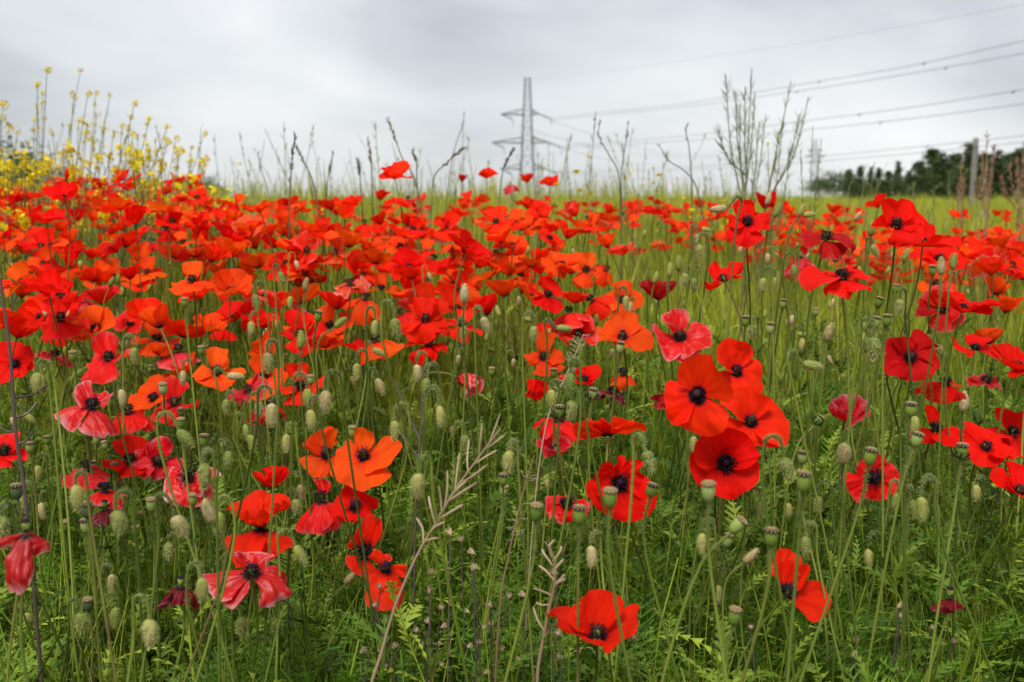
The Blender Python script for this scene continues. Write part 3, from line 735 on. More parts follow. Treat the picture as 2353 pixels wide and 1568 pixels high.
# ------------------------------------------------------------------ poppies of the drift and meadow (look-alikes)
LOOK = {"cup": "cupped poppy", "bowl": "bowl shaped poppy", "open": "flat opened poppy", "skirt": "poppy with hanging petals",
        "fan": "three-petalled poppy", "droop": "bell shaped poppy", "wilt": "crumpled poppy"}
CN = {"scarlet": "scarlet", "orange": "orange red", "red": "deep red", "rose": "rosy pale"}
WEAK = set("with and the a of its by in on under beside behind above below to at from an one between just out before into between round near left over who whose amid beneath them".split())
def short(lab, n=8):
    w_ = lab.split(",")[0].split()[:n]
    while w_[-1] in WEAK: w_.pop()
    return " ".join(w_)
def where(x, y, d, fall):
    """which unmistakable poppy it grows by"""
    best = min(range(len(H)), key=lambda i: (H[i][0] - x) ** 2 + (H[i][1] - y) ** 2 + (250 * (hero_xy[i][3] - d)) ** 2)
    hx, hy, hl, hd = hero_xy[best]; dx_, dy_ = x - hx, y - hy
    if math.hypot(dx_, dy_) > 230 or abs(hd - d) > .8: return fall
    rel = ("just above" if dy_ < 0 else "just below") if abs(dx_) < .7 * abs(dy_) else ("behind" if d > hd + .15 else "in front of" if d < hd - .15 else "beside")
    return f"{rel} the {short(H[best][7], 7)}"
def zone(x, d):
    if x < 470 and d > 2.3: return "near the yellow mustard plants"
    if x > 1450 and d > 2.3: return "in the open meadow before the post and trees"
    return "in the dense red drift"

def dens(x, y, d):
    """how thickly poppies stand there, measured on the photograph"""
    v = 0.0
    if 250 < x < 1420 and 500 < y < 790: v = 1.0
    if 380 < x < 900 and 700 < y < 830: v = .75
    if x < 420 and 480 < y < 800: v = .6
    if x < 480 and 415 < y < 530 and d > 2.6: v = .9
    if 480 < x < 760 and 470 < y < 510: v = .5
    if 760 < x < 1330 and 400 < y < 500: v = .16
    if 1150 < x < 1430 and 490 < y < 720: v = .85
    if x > 1400 and 470 < y < 640: v = (.05 if d < 2.6 else .10 if d < 3.4 else .55)
    if x > 1420 and 640 <= y < 720 and d > 2.2: v = .10
    if x > 2150 and 560 < y < 800 and d > 1.8: v = .45
    if 1150 < x < 1500 and 700 < y < 840: v = .3
    if x < 700 and 800 <= y < 960: v = .28
    if y < 462 and x > 480: v = 0
    if 480 <= y < 530 and 760 < x < 1330: v *= .6
    return v

placed = []
tries = 0
while len(placed) < 300 - len(H) and tries < 60000:
    tries += 1
    d = 1.5 + 1.35 * RNG.random() ** 1.1
    xw = RNG.uniform(-.54, .54) * d
    gz = ground(xw, d)
    h = RNG.normal(.445, .045) + (0.03 if d > 2.6 else 0)
    x, y, dd = proj((xw, d, gz + h))
    if not (-30 < x < PW + 30): continue
    if RNG.random() > dens(x, y, dd) * min(1, .35 + .35 * (d / 2)): continue
    if any((x - a) ** 2 + ((y - b) * 1.3) ** 2 < (0.62 * (0.036 * F / dd)) ** 2 and abs(dd - c) < .5 for a, b, c in placed): continue
    placed.append((x, y, dd))
    sty = RNG.choice(["cup", "bowl", "open", "skirt", "fan", "droop", "wilt"], p=[.23, .22, .10, .25, .11, .065, .025])
    colr = RNG.choice(["scarlet", "orange", "red", "rose"], p=[.36, .46, .16, .02]) if x < 1450 else RNG.choice(["scarlet", "orange", "red"], p=[.40, .25, .35])
    ax = Vector((RNG.normal(0, .28), -RNG.normal(.10, .30), .9))
    L = RNG.uniform(.032, .042)
    z = where(x, y, dd, zone(x, dd))
    lab = f"{CN[colr]} {LOOK[sty]} {z}"
    add_poppy((xw, d, gz + h), ax, L, arch(sty, int(RNG.integers(5))), colr, .75 if sty == "wilt" else (.25 if RNG.random() < .1 else 0), lab,
              f"{colr} {sty} poppies {z}", dd < 1.6, 5000 + len(placed))
# past the three hundred that show largest: the farther poppies of the drift, one object
def drift_rest(n):
    VV, FF, UU, CC = [], [], [], []; off = 0; SV, SF = [], []; so_ = 0
    bank = {}
    for sty in ("cup", "bowl", "open", "skirt", "fan", "droop"):
        for k in range(4):
            g = np.random.default_rng(hash_(sty) + 17 * k + 5); sp, ru, cru = spec_of(sty, g)
            bank[sty, k] = [petal(int(g.integers(1e9)), *q, ruffle=ru, crumple=cru, nu=9, nv=7, raw=True) for q in sp]
    done = []; tr = 0
    while len(done) < n and tr < 80000:
        tr += 1
        d = 2.1 + 2.9 * RNG.random(); xw = RNG.uniform(-.54, .54) * d; gz = ground(xw, d); h = RNG.normal(.455, .05)
        x, y, dd = proj((xw, d, gz + h))
        if not (-30 < x < PW + 30) or RNG.random() > dens(x, y, dd) * .9: continue
        if any((x - a) ** 2 + ((y - b) * 1.4) ** 2 < (0.5 * .04 * F / dd) ** 2 for a, b in done): continue
        done.append((x, y))
        sty = RNG.choice(["cup", "bowl", "open", "skirt", "fan", "droop"], p=[.26, .24, .10, .24, .11, .05])
        L = RNG.uniform(.030, .040); M = np.array(frame(Vector((RNG.normal(0, .28), -RNG.normal(.1, .3), .9))))
        for V, Fq, UV in bank[str(sty), int(RNG.integers(4))]:
            VV.append(V @ M.T * L + np.array([xw, d, gz + h])); FF.append(Fq + off); off += len(V)
            c = CPT[str(RNG.choice(["scarlet", "orange", "red"], p=[.40, .46, .14]))]
            UU.append(UV); CC.append(np.tile([*c, 1], (len(V), 1)))
        g0 = np.array([xw + RNG.normal(0, .05), d + RNG.normal(0, .05), gz - .01]); e0 = np.array([xw, d, gz + h])
        t = np.linspace(0, 1, 6)[:, None]; q = g0 * (1 - t) + e0 * t + np.sin(t * 3.1) * RNG.normal(0, .02, 3)
        V, Fq = tube(q, .0012, 4); SV.append(V); SF.append(Fq + so_); so_ += len(V)
    me = new_mesh("drift_poppies", np.concatenate(VV), np.concatenate(FF), True, np.concatenate(UU))
    at = me.color_attributes.new("petal_colour", 'FLOAT_COLOR', 'POINT'); at.data.foreach_set("color", np.concatenate(CC).astype(np.float32).ravel())
    o = link("drift_poppies", me, M_PETAL_J); o["kind"] = "stuff"; o["label"] = "farther scarlet and orange poppies massed in the drift"; o["category"] = "poppies"
    s = link("drift_stems", new_mesh("drift_stems", np.concatenate(SV), np.concatenate(SF), True), M_STEM, o, "stuff")
    print("drift rest", len(done), tr)
# the same petal material reading each petal's own colour
M_PETAL_J = M_PETAL.copy(); M_PETAL_J.name = "poppy_petal_mass"
_n = M_PETAL_J.node_tree
_ca = _n.nodes.new("ShaderNodeVertexColor"); _ca.layer_name = "petal_colour"
for _l in list(_n.links):
    if _l.from_node.bl_idname == "ShaderNodeObjectInfo" and _l.from_socket.name in ("Color", "Alpha"):
        _to = _l.to_socket; _nm = _l.from_socket.name; _n.links.remove(_l); _n.links.new(_ca.outputs[_nm], _to)
drift_rest(430)
print("poppies", counts, tries)

# ------------------------------------------------------------------ buds
BUD = [  # x, y of the middle, length, direction in degrees (0 hangs, 90 right, 180 up, 270 left), s = straw
 (86,881,48,0,0),(98,884,44,8,0),(69,963,34,40,0),(279,916,40,5,1),(427,1010,52,38,0),(625,955,54,0,1),(709,918,46,10,0),(749,925,54,0,1),(714,968,50,5,0),
 (566,995,38,8,0),(578,1020,40,12,0),(658,1020,42,0,0),(521,936,36,0,0),(596,941,40,0,0),(524,1058,42,0,0),(468,1096,62,0,0),(615,835,48,0,1),(542,865,38,85,1),
 (292,785,38,160,1),(309,818,38,0,0),(106,714,30,175,1),(576,758,36,0,0),(690,780,42,180,0),(589,697,38,10,0),(667,697,30,0,0),(430,650,26,180,0),(272,642,22,0,0),
 (280,670,24,180,0),(344,701,26,180,0),(443,731,26,180,0),(783,741,34,130,0),(704,654,32,170,1),(648,640,32,20,0),(420,870,34,0,1),
 (1010,959,50,0,0),(906,991,46,0,0),(1069,1020,42,0,0),(1170,1062,52,0,0),(980,892,44,0,0),(1039,993,28,0,1),(958,859,40,0,1),(873,890,40,20,1),(871,810,32,60,0),
 (911,756,50,10,0),(862,756,38,0,0),(1067,674,44,178,1),(1297,755,36,85,0),(1213,736,28,70,0),(1116,748,40,20,1),(1066,768,36,0,0),(1227,768,38,0,0),(1311,882,48,0,0),
 (1267,919,46,0,0),(1312,944,48,0,0),(1492,1063,56,18,0),(1439,697,32,0,0),(1449,709,28,0,1),(1560,605,36,178,0),(1539,620,34,176,0),(1506,637,30,170,0),(1573,645,34,0,0),(820,855,38,0,0),
 (1868,840,46,82,0),(1905,763,44,165,1),(1990,793,38,0,0),(2007,801,52,0,0),(2160,808,36,45,0),(1729,763,34,0,0),(1779,654,32,0,0),(1754,657,36,0,0),(1824,625,32,0,0),
 (1594,655,34,0,0),(2066,707,38,0,0),(2163,610,42,175,1),(2192,600,38,170,0),(2083,587,34,165,0),(2101,981,48,0,0),(2214,922,48,178,1),(1938,1043,52,185,1),(1809,1080,58,18,0),
 (1594,1023,38,0,0),(1844,768,24,90,0),(1584,882,36,0,0),(1650,480,38,275,1),(1765,456,30,172,1),(1787,483,32,160,0),(1843,482,32,155,0),(1861,493,30,95,0),(1972,497,26,150,1),(2002,525,36,178,0),
 (1601,554,32,0,0),(1606,579,34,0,0),(1624,528,24,80,0),(2011,576,32,30,0),(1920,589,28,180,0),(1764,597,28,0,1),
 (176,1145,60,0,0),(272,1202,64,0,0),(413,1212,60,18,1),(480,1174,60,195,1),(504,1206,56,0,0),(388,1268,42,0,0),(464,1357,56,0,0),(343,1456,66,0,0),(186,1433,52,0,0),(257,1343,44,0,1),
 (265,1421,48,0,0),(97,1175,38,10,1),(55,1158,44,10,0),(7,1212,54,0,0),(680,1165,40,0,0),(692,1133,40,0,1),(692,1276,50,30,0),(558,1441,48,0,0),(638,1441,46,0,0),(86,1090,38,0,0),(64,1427,42,0,0),
 (685,1400,38,0,0),(277,1122,38,0,0),(962,1117,60,0,0),(806,1328,40,140,1),(1257,1112,32,15,1),(1358,1281,50,0,1),(1240,1209,34,0,0),(930,1256,34,0,0),
 (1747,1172,42,0,0),(1880,1162,42,0,0),(1851,1256,48,0,0),(1811,1174,34,0,0),(2118,1172,56,0,0),(2100,1171,42,5,0),(2058,1155,42,350,0),(1997,1283,42,0,0),(2243,1134,38,0,0),(1725,1277,46,145,1),
 (2105,1310,38,0,0),(2295,1307,38,0,0),(1614,1250,46,0,0),(1651,1367,42,0,0),(1922,1429,36,0,0),(2244,1397,38,0,0),(1705,1350,34,0,0),(2163,1330,28,100,0),(1360,1180,30,0,0),
]
def bud_label(straw, nod, z):
    return f"{'straw' if straw else 'hairy green'} bud {'nodding' if nod else 'held upright'} {z}", f"{'straw' if straw else 'green'} {'nodding' if nod else 'raised'} buds {z}"
def low_zone(x, y, d):
    fall = "over the low leafy growth" if y > 1000 else "among the tall upright stems" if x > 1450 else "in the dense red drift"
    return where(x, y, d, fall)
SPECIAL_B = {(1868, 840): "hairy green poppy bud turned sideways at the end of an arched stem, standing clear", (2214, 922): "straw poppy bud splitting open with red petals showing, held upright",
             (1650, 480): "straw poppy bud held out sideways at the top of the tall stems", (1358, 1281): "straw poppy bud hanging above the wide low scarlet poppy", (962, 1117): "hairy green bud nodding beside the broad open orange red poppy",
             (343, 1456): "plump hairy green bud hanging alone low in the leaves", (1725, 1277): "pale straw bud tilted upward beside the scarlet poppy with two raised petals", (806, 1328): "straw bud tilted upward under the tall ruffled scarlet poppy"}
for i, (x, y, ln, ang, st) in enumerate(BUD):
    L = 0.0205
    d = L * F / ln
    a = R(ang)
    dr = Vector((math.sin(a), random.uniform(-.25, .25), -math.cos(a)))
    c = P(x, y, d)
    nod = dr.z < 0.2
    lab, grp = bud_label(st, nod, low_zone(x, y, d))
    if (x, y) in SPECIAL_B: lab, grp = SPECIAL_B[x, y], None
    rt = add_bud(c - dr.normalized() * L / 2, dr, L, st, lab, grp, d < 1.5, 7000 + i)
    if (x, y) == (2214, 922):
        me = petal(77, 200, 60, 25, 8, 1.0, nu=11, nv=9)
        o = link("petal", me, None, rt); o.color = (0.72, 0.012, 0.01, 1)
        o.matrix_local = Matrix.Translation(c - dr.normalized() * L * .35 - rt.location) @ frame(dr).to_4x4() @ Matrix.Diagonal((.017, .017, .017, 1))
nb = 0
while nb < 130:
    d = 1.35 + 2.2 * RNG.random()
    xw = RNG.uniform(-.53, .53) * d
    gz = ground(xw, d); h = RNG.normal(.40, .06)
    x, y, dd = proj((xw, d, gz + h))
    if y < 470 or y > 1050: continue
    nod = RNG.random() < .7
    ang = RNG.normal(0, 14) if nod else 180 + RNG.normal(0, 18)
    a = R(ang); dr = Vector((math.sin(a), RNG.uniform(-.3, .3), -math.cos(a)))
    st = RNG.random() < .25
    lab, grp = bud_label(st, dr.z < .2, low_zone(x, y, dd))
    add_bud((xw, d, gz + h), dr, RNG.uniform(.016, .021), st, lab, grp, dd < 1.5, 8000 + nb)
    nb += 1

# ------------------------------------------------------------------ seed heads
HEAD = [  # x, y, width, lid (p purple, t tan, d dark), dark body, tilt right
 (168,820,18,'t',0,0),(371,802,14,'d',1,.2),(463,807,16,'t',0,0),(375,896,19,'t',0,0),(416,975,19,'t',0,0),(731,730,17,'d',0,.2),(714,874,17,'t',0,0),(69,1030,19,'d',0,0),(109,1013,16,'d',0,0),(222,1013,16,'d',0,.1),
 (469,1015,21,'p',0,.1),(264,1077,18,'t',0,0),(218,1070,15,'d',1,0),(425,697,16,'t',0,0),(1425,802,18,'p',0,.1),(1272,860,15,'p',0,0),(810,995,19,'t',0,0),(1130,855,15,'t',0,0),
 (1770,758,18,'d',0,0),(1713,741,17,'p',0,0),(1799,701,15,'p',0,.1),(2038,739,20,'d',0,0),(2012,744,19,'d',0,.1),(2019,697,18,'d',0,.2),(2058,665,15,'t',0,.1),(2142,625,16,'d',0,0),
 (2093,943,25,'p',0,0),(2106,1013,25,'d',0,.2),(1999,1054,27,'d',0,.1),(1844,1054,21,'p',0,0),(1880,968,18,'p',0,.7),(2210,1043,25,'p',0,0),(2271,1082,17,'p',0,.2),(1631,1001,21,'d',0,0),(1875,718,13,'t',0,0),
 (39,1132,25,'d',1,0),(200,1176,27,'d',1,0),(197,1213,22,'p',0,0),(311,1223,19,'t',0,0),(149,1213,19,'t',0,0),(348,1164,22,'t',0,0),(327,1189,17,'t',0,0),(203,1391,23,'t',1,0),(443,1152,19,'t',0,0),
 (1232,1182,29,'t',0,.05),(1331,1189,29,'d',0,0),(1402,1150,31,'t',0,0),(1497,1129,25,'p',0,.15),(1156,1105,21,'p',0,0),(1158,1130,20,'t',0,.1),(1628,1135,31,'t',0,-.05),(1846,1113,31,'d',0,0),(1692,1211,29,'t',0,.8),
 (1772,1238,31,'d',0,0),(1671,1246,21,'d',0,.2),(1687,1421,28,'t',0,.1),(1362,908,20,'p',0,.1),(1285,952,22,'p',0,0),
]
SPECIAL_H = {(1402, 1150): "smooth green seed head before the flat opened red poppy", (1628, 1135): "pale whitish green seed head under the round outward-facing red poppy", (1846, 1113): "ribbed green seed head with a dark flat lid above nodding buds",
             (1772, 1238): "ribbed green seed head just above the scarlet poppy with two raised petals", (1692, 1211): "green seed head tipped sideways on a bent stem", (2210, 1043): "purple capped seed head ringed with black stamens",
             (1880, 968): "small purple capped seed head leaning with a fringe of stamens", (1687, 1421): "green seed head with a tan lid low over the leaves by a thick stem", (1331, 1189): "green seed head with a blackish crown between thin stems", (1232, 1182): "round green seed head with a pale cap beside a hooked bud stem",
             (1362, 908): "purple black seed head with a ragged stamen fringe above the scarlet poppies", (1285, 952): "purple capped seed head inside the drooping rolled red poppy"}
LT = {"p": "purple capped", "t": "tan lidded", "d": "dark lidded"}
for i, (x, y, wd, lid, dk, tl) in enumerate(HEAD):
    W = 0.0096; d = W * F / wd
    ax = Vector((tl, -.12, 1)).normalized()
    z = low_zone(x, y, d)
    lab = SPECIAL_H.get((x, y)); grp = None
    if lab is None:
        lab = f"{LT[lid]} {'blackish' if dk else 'green'} seed head {z}"; grp = f"{LT[lid]} {'dark' if dk else 'green'} seed heads {z}"
    add_head(P(x, y, d) - ax * W * .6, ax, W, lid, dk, lab, grp, d < 1.6, 9000 + i, stam=(x, y) in ((2210, 1043), (1880, 968), (1362, 908), (1285, 952)))
nh = 0
while nh < 36:
    d = 1.2 + 1.6 * RNG.random(); xw = RNG.uniform(-.53, .53) * d
    gz = ground(xw, d); h = RNG.normal(.38, .05)
    x, y, dd = proj((xw, d, gz + h))
    if y < 560 or y > 1150: continue
    lid = RNG.choice(["p", "t", "d"]); ax = Vector((RNG.normal(0, .15), RNG.normal(-.1, .15), 1)); z = low_zone(x, y, dd)
    add_head((xw, d, gz + h), ax, RNG.uniform(.0075, .0095), str(lid), False, f"{LT[str(lid)]} green seed head {z}", f"{LT[str(lid)]} green seed heads {z}", dd < 1.6, 9500 + nh)
    nh += 1
print(counts)
#@@PART3
# ------------------------------------------------------------------ undergrowth (nobody could count it)
def tri(Fq):
    Fq = np.asarray(Fq)
    return Fq if Fq.shape[1] == 3 else np.concatenate([Fq[:, [0, 1, 2]], Fq[:, [0, 2, 3]]])

class TB:
    """collects triangles"""
    def __init__(s): s.V = []; s.F = []; s.n = 0; s.T = []
    def add(s, V, Fc, tn=0.0):
        V = np.asarray(V, float); s.V.append(V); s.F.append(tri(Fc) + s.n); s.n += len(V); s.T.append(np.full(len(V), tn))
    def get(s): return np.concatenate(s.V), np.concatenate(s.F), np.concatenate(s.T)

def lobed_leaf(g, ln, wd, lobes, arch_=0.5):
    """pinnate leaf along +x, arching; pointed side lobes on both sides"""
    n = lobes + 1
    t = np.linspace(0, 1, n + 1)
    mx = ln * t * (1 - 0.12 * arch_ * t); mz = ln * (0.55 * arch_ * t - 0.95 * arch_ * t ** 2.1)
    hw = wd * 0.16 * (1 - t) + 0.0003
    V = []; Fc = []
    for i in range(n + 1):
        V += [(mx[i], hw[i], mz[i]), (mx[i], -hw[i], mz[i])]
    for i in range(n): Fc += [(2 * i, 2 * i + 1, 2 * i + 3), (2 * i, 2 * i + 3, 2 * i + 2)]
    b = len(V)
    for i in range(n):
        for sgn in (1, -1):
            tt = (i + .5) / n
            l = wd * (0.45 + 0.75 * math.sin(math.pi * min(1, tt + .18))) * g.uniform(.7, 1.2)
            x0, x1 = mx[i] + (mx[i + 1] - mx[i]) * .1, mx[i] + (mx[i + 1] - mx[i]) * .85
            z0 = mz[i]; z1 = mz[i + 1]
            tip = (x1 + l * .55, sgn * (hw[i] + l), z1 + l * g.uniform(-.35, .25))
            mid_ = ((x0 + x1) / 2 + l * .62, sgn * (hw[i] + l * .42), (z0 + z1) / 2 + l * .1)
            V += [(x0, sgn * hw[i], z0), (x1, sgn * hw[i + 1], z1), tip, mid_]
            Fc += [(b, b + 3, b + 2), (b, b + 1, b + 3)]; b += 4
    return np.array(V), np.array(Fc)

def rotz(V, a):
    c, s = math.cos(a), math.sin(a)
    return V @ np.array([[c, s, 0], [-s, c, 0], [0, 0, 1]])
def roty(V, a):
    c, s = math.cos(a), math.sin(a)
    return V @ np.array([[c, 0, -s], [0, 1, 0], [s, 0, c]])

def leafy_stalk(seed):
    """upright stalk one unit tall, alternate cut leaves"""
    g = np.random.default_rng(seed); b = TB()
    bend = g.normal(0, .12, 2)
    t = np.linspace(0, 1, 6)
    pts = np.stack([bend[0] * t ** 2 + .02 * np.sin(5 * t), bend[1] * t ** 2, t], 1)
    V, Fq = tube(pts, np.linspace(.007, .003, 6), 3); b.add(V, Fq, .15)
    for k in range(11):
        f = g.uniform(.08, .97); p = np.array([np.interp(f, t, pts[:, c]) for c in range(3)])
        L = g.uniform(.16, .30) * (1.15 - .5 * f)
        V, Fq = lobed_leaf(g, L, L * g.uniform(.09, .17), int(g.integers(4, 7)), g.uniform(.2, 1.0))
        V = rotz(roty(V, g.uniform(-1.15, -.1)), g.uniform(0, 6.283)) + p
        b.add(V, Fq, g.uniform(-.12, .12))
    return b.get()

def rosette(seed):
    g = np.random.default_rng(seed); b = TB()
    for k in range(7):
        L = g.uniform(.7, 1.1)
        V, Fq = lobed_leaf(g, L, L * g.uniform(.16, .26), 7, g.uniform(.5, 1.1))
        b.add(rotz(roty(V, g.uniform(-1.25, -.45)), k * .9 + g.uniform(-.3, .3)), Fq, g.uniform(-.1, .1))
    return b.get()

def feather(seed):
    """mayweed: finely divided fronds up a stalk, one unit tall"""
    g = np.random.default_rng(seed); b = TB()
    t = np.linspace(0, 1, 4); bend = g.normal(0, .15, 2)
    pts = np.stack([bend[0] * t ** 2, bend[1] * t ** 2, t], 1)
    V, Fq = tube(pts, np.linspace(.012, .006, 4), 3); b.add(V, Fq, .2)
    for k in range(10):
        f = g.uniform(.15, 1.0); p0 = np.array([np.interp(f, t, pts[:, c]) for c in range(3)])
        L = g.uniform(.30, .50); az_ = g.uniform(0, 6.283); el = g.uniform(.1, 1.2)
        Vs = []; n = 8
        for i in range(n):
            q = (i + .7) / n; base = np.array([L * q, 0, .10 * L * math.sin(q * 3)])
            for sg in (1, -1):
                l = L * .34 * (1 - .55 * q); d1 = np.array([.62, sg * .75, g.uniform(-.2, .4)])
                tip = base + d1 * l; wv = np.array([.012, 0, 0.004])
                Vs += [base - wv * .5, base + wv * .5, tip]
                for m_ in range(4):
                    bb = base + d1 * l * (.3 + .2 * m_)
                    d2 = np.array([.9, sg * g.uniform(-.7, .9), g.uniform(-.5, .9)]) * l * g.uniform(.3, .5)
                    Vs += [bb - wv * .42, bb + wv * .42 + np.array([0, .004, 0]), bb + d2]
        Vs += [np.zeros(3), np.array([0, .014, 0]), np.array([L * 1.08, 0, .02])]
        Vs = np.array(Vs)
        b.add(rotz(roty(Vs, -el), az_) + p0, np.arange(len(Vs)).reshape(-1, 3), g.uniform(-.15, .15))
    return b.get()

def tuft(seed, blades=7, wid=.012, spread=.28):
    """grass blades and thin stalks, one unit tall"""
    g = np.random.default_rng(seed); b = TB()
    for k in range(blades):
        a = g.uniform(0, 6.283); h = g.uniform(.55, 1.0); ln = g.uniform(.02, spread) * h
        t = np.linspace(0, 1, 5)
        c = np.stack([ln * t ** 2 * math.cos(a) + g.normal(0, .02), ln * t ** 2 * math.sin(a) + g.normal(0, .02), h * t - .15 * ln * t ** 3], 1)
        sa = g.uniform(0, 3.14); sv = np.array([math.cos(sa), math.sin(sa), 0]) * wid
        wv = (1 - t ** 2 * .95)[:, None] * sv
        V = np.concatenate([c - wv, c + wv]); i = np.arange(4)
        b.add(V, np.stack([i, i + 1, i + 6, i + 5], 1), g.uniform(-.2, .2))
    return b.get()

def seed_stem(seed):
    """thin flowering grass or weed stem with a loose head, one unit tall"""
    g = np.random.default_rng(seed); b = TB()
    t = np.linspace(0, 1, 7); bend = g.normal(0, .10, 2)
    pts = np.stack([bend[0] * t ** 2 + .015 * np.sin(7 * t + g.uniform(0, 6)), bend[1] * t ** 2, t], 1)
    V, Fq = tube(pts, np.linspace(.0036, .0018, 7), 3); b.add(V, Fq, 0)
    for k in range(int(g.integers(8, 22))):
        f = g.uniform(.55, 1.0); p = np.array([np.interp(f, t, pts[:, c]) for c in range(3)])
        a = g.uniform(0, 6.283); l = g.uniform(.02, .06)
        d = np.array([math.cos(a) * .5, math.sin(a) * .5, .85]) * l; s = np.array([-math.sin(a), math.cos(a), 0]) * .0035
        b.add(np.array([p - s * .3, p + d * .5 - s, p + d, p + d * .5 + s]), np.array([[0, 1, 2, 3]]), g.uniform(-.1, .2))
    return b.get()

def scatter(name, temps, pos, scale, tint, mat, label=None, cat=None, tilt=.12, seed=1, wide=None):
    g = np.random.default_rng(seed); m = len(pos)
    which = g.integers(0, len(temps), m)
    Vs, Fs, Ts = [], [], []; off = 0
    for k, (V, Fc, tn) in enumerate(temps):
        ix = np.where(which == k)[0]
        if len(ix) == 0: continue
        a = g.uniform(0, 2 * np.pi, len(ix)); c, s = np.cos(a), np.sin(a)
        tx, ty = g.normal(0, tilt, (2, len(ix)))
        sc = scale[ix]; ws = sc if wide is None else wide[ix]
        X = (V[None, :, 0] * c[:, None] - V[None, :, 1] * s[:, None]) * ws[:, None]
        Y = (V[None, :, 0] * s[:, None] + V[None, :, 1] * c[:, None]) * ws[:, None]
        Z = V[None, :, 2] * sc[:, None]
        X = X + Z * tx[:, None]; Y = Y + Z * ty[:, None]
        W = np.stack([X, Y, Z], -1) + pos[ix][:, None]
        Vs.append(W.reshape(-1, 3).astype(np.float32))
        Fs.append((Fc[None] + (np.arange(len(ix)) * len(V))[:, None, None] + off).reshape(-1, 3))
        off += len(ix) * len(V)
        Ts.append((tint[ix][:, None] + tn[None]).ravel())
    me = new_mesh(name, np.concatenate(Vs), np.concatenate(Fs), False, None, np.clip(np.concatenate(Ts), 0, 1))
    o = link(name, me, mat); o["kind"] = "stuff"
    if label: o["label"] = label; o["category"] = cat
    print(name, len(me.polygons))
    return o

def wedge(n, y0, y1, g, slope=.62, power=1.0, keep=None):
    """n points on the ground in the widening strip the lens looks along"""
    out_ = []
    while len(out_) < n:
        y = y0 + (y1 - y0) * g.random(n) ** power
        x = g.uniform(-slope, slope, n) * (y + .25)
        k = np.ones(n, bool) if keep is None else np.array([keep(a, b) > g.random() for a, b in zip(x, y)])
        out_ += list(zip(x[k], y[k]))
    out_ = np.array(out_[:n])
    z = np.array([ground(a, b) for a, b in out_])
    return np.column_stack([out_, z - .005])

M_LEAF = leafy("cut_leaf_green", [(0, (0.018, 0.042, 0.004)), (.45, (0.095, 0.17, 0.012)), (1, (0.30, 0.39, 0.04))], "tint", .24)
M_FEA = leafy("mayweed_green", [(0, (0.02, 0.055, 0.005)), (.5, (0.08, 0.18, 0.010)), (1, (0.23, 0.37, 0.03))], "tint", .28)
M_GRASS = leafy("meadow_grass", [(0, (0.07, 0.11, 0.012)), (.5, (0.26, 0.33, 0.016)), (.85, (0.44, 0.47, 0.040)), (1, (0.46, 0.40, 0.12))], "tint", .28)
M_FARG = leafy("far_grass", [(0, (0.17, 0.20, 0.015)), (.5, (0.34, 0.38, 0.02)), (.85, (0.46, 0.46, 0.04)), (1, (0.38, 0.33, 0.16))], "tint", .28)
M_SKYG = leafy("seeding_grass", [(0, (0.14, 0.16, 0.06)), (.5, (0.24, 0.29, 0.09)), (1, (0.38, 0.37, 0.20))], "tint", .2)

g = np.random.default_rng(11)
px_of = lambda x, y: PW / 2 + x / y * F
def mayweed_here(x, y):
    if y > 1.9: return 0.05
    p = px_of(x, max(y, .3))
    return .95 if 830 < p < 1420 else (.55 if p > 1420 else .35)
pos = wedge(2300, .50, 2.4, g, .66, .8)
scatter("leafy_undergrowth", [leafy_stalk(30 + k) for k in range(8)], pos, g.uniform(.16, .36, len(pos)), np.clip(g.normal(.48, .26, len(pos)), 0, 1), M_LEAF,
        "mass of cut-leaved green stalks under the poppies", "undergrowth", .16, 3)
pos = wedge(500, .55, 2.0, g, .66, .9)
scatter("poppy_leaves", [rosette(60 + k) for k in range(5)], pos + np.array([0, 0, .03]), g.uniform(.06, .12, len(pos)), np.clip(g.normal(.5, .22, len(pos)), 0, 1), M_LEAF,
        "lobed poppy leaves low on the ground", "leaves", .15, 4)
pos = wedge(1300, .55, 2.1, g, .62, .9, mayweed_here)
scatter("mayweed_foliage", [feather(80 + k) for k in range(6)], pos, g.uniform(.12, .25, len(pos)), np.clip(g.normal(.45, .2, len(pos)), 0, 1), M_FEA,
        "soft feathery mayweed foliage carpeting the ground", "foliage", .2, 5)
pos = wedge(2100, .6, 3.0, g, .64, .75)
scatter("thin_stems", [tuft(100 + k, 5, .0032, .34) for k in range(6)], pos, g.uniform(.22, .42, len(pos)), np.clip(g.normal(.48, .28, len(pos)), 0, 1), M_GRASS,
        "thin upright green stems between the poppies", "stems", .12, 6, wide=g.uniform(.22, .4, len(pos)))
pos = wedge(9000, 1.7, 7.5, g, .62, .75)
scatter("meadow_grass", [tuft(120 + k, 7, .0055, .3) for k in range(6)], pos, g.uniform(.22, .46, len(pos)), np.clip(g.normal(.5, .22, len(pos)), 0, 1), M_GRASS,
        "yellow green meadow grass among the poppies", "grass", .12, 7, wide=g.uniform(.3, .55, len(pos)))
pos = wedge(9000, 6.5, 60, g, .66, 1.5)
sc = g.uniform(.35, .58, len(pos)) * (1 + .25 * (pos[:, 0] > 0.1 * pos[:, 1]))
scatter("far_meadow", [tuft(140 + k, 7, .012, .3) for k in range(6)], pos, sc, np.clip(g.normal(.55, .2, len(pos)), 0, 1), M_FARG,
        "sunless yellow green meadow stretching to the trees", "meadow", .1, 8, wide=np.clip(pos[:, 1] / 14, .6, 4))
pos = wedge(4200, 4.6, 12, g, .62, 1.0, lambda x, y: .95 if px_of(x, y) > 1650 else .7)
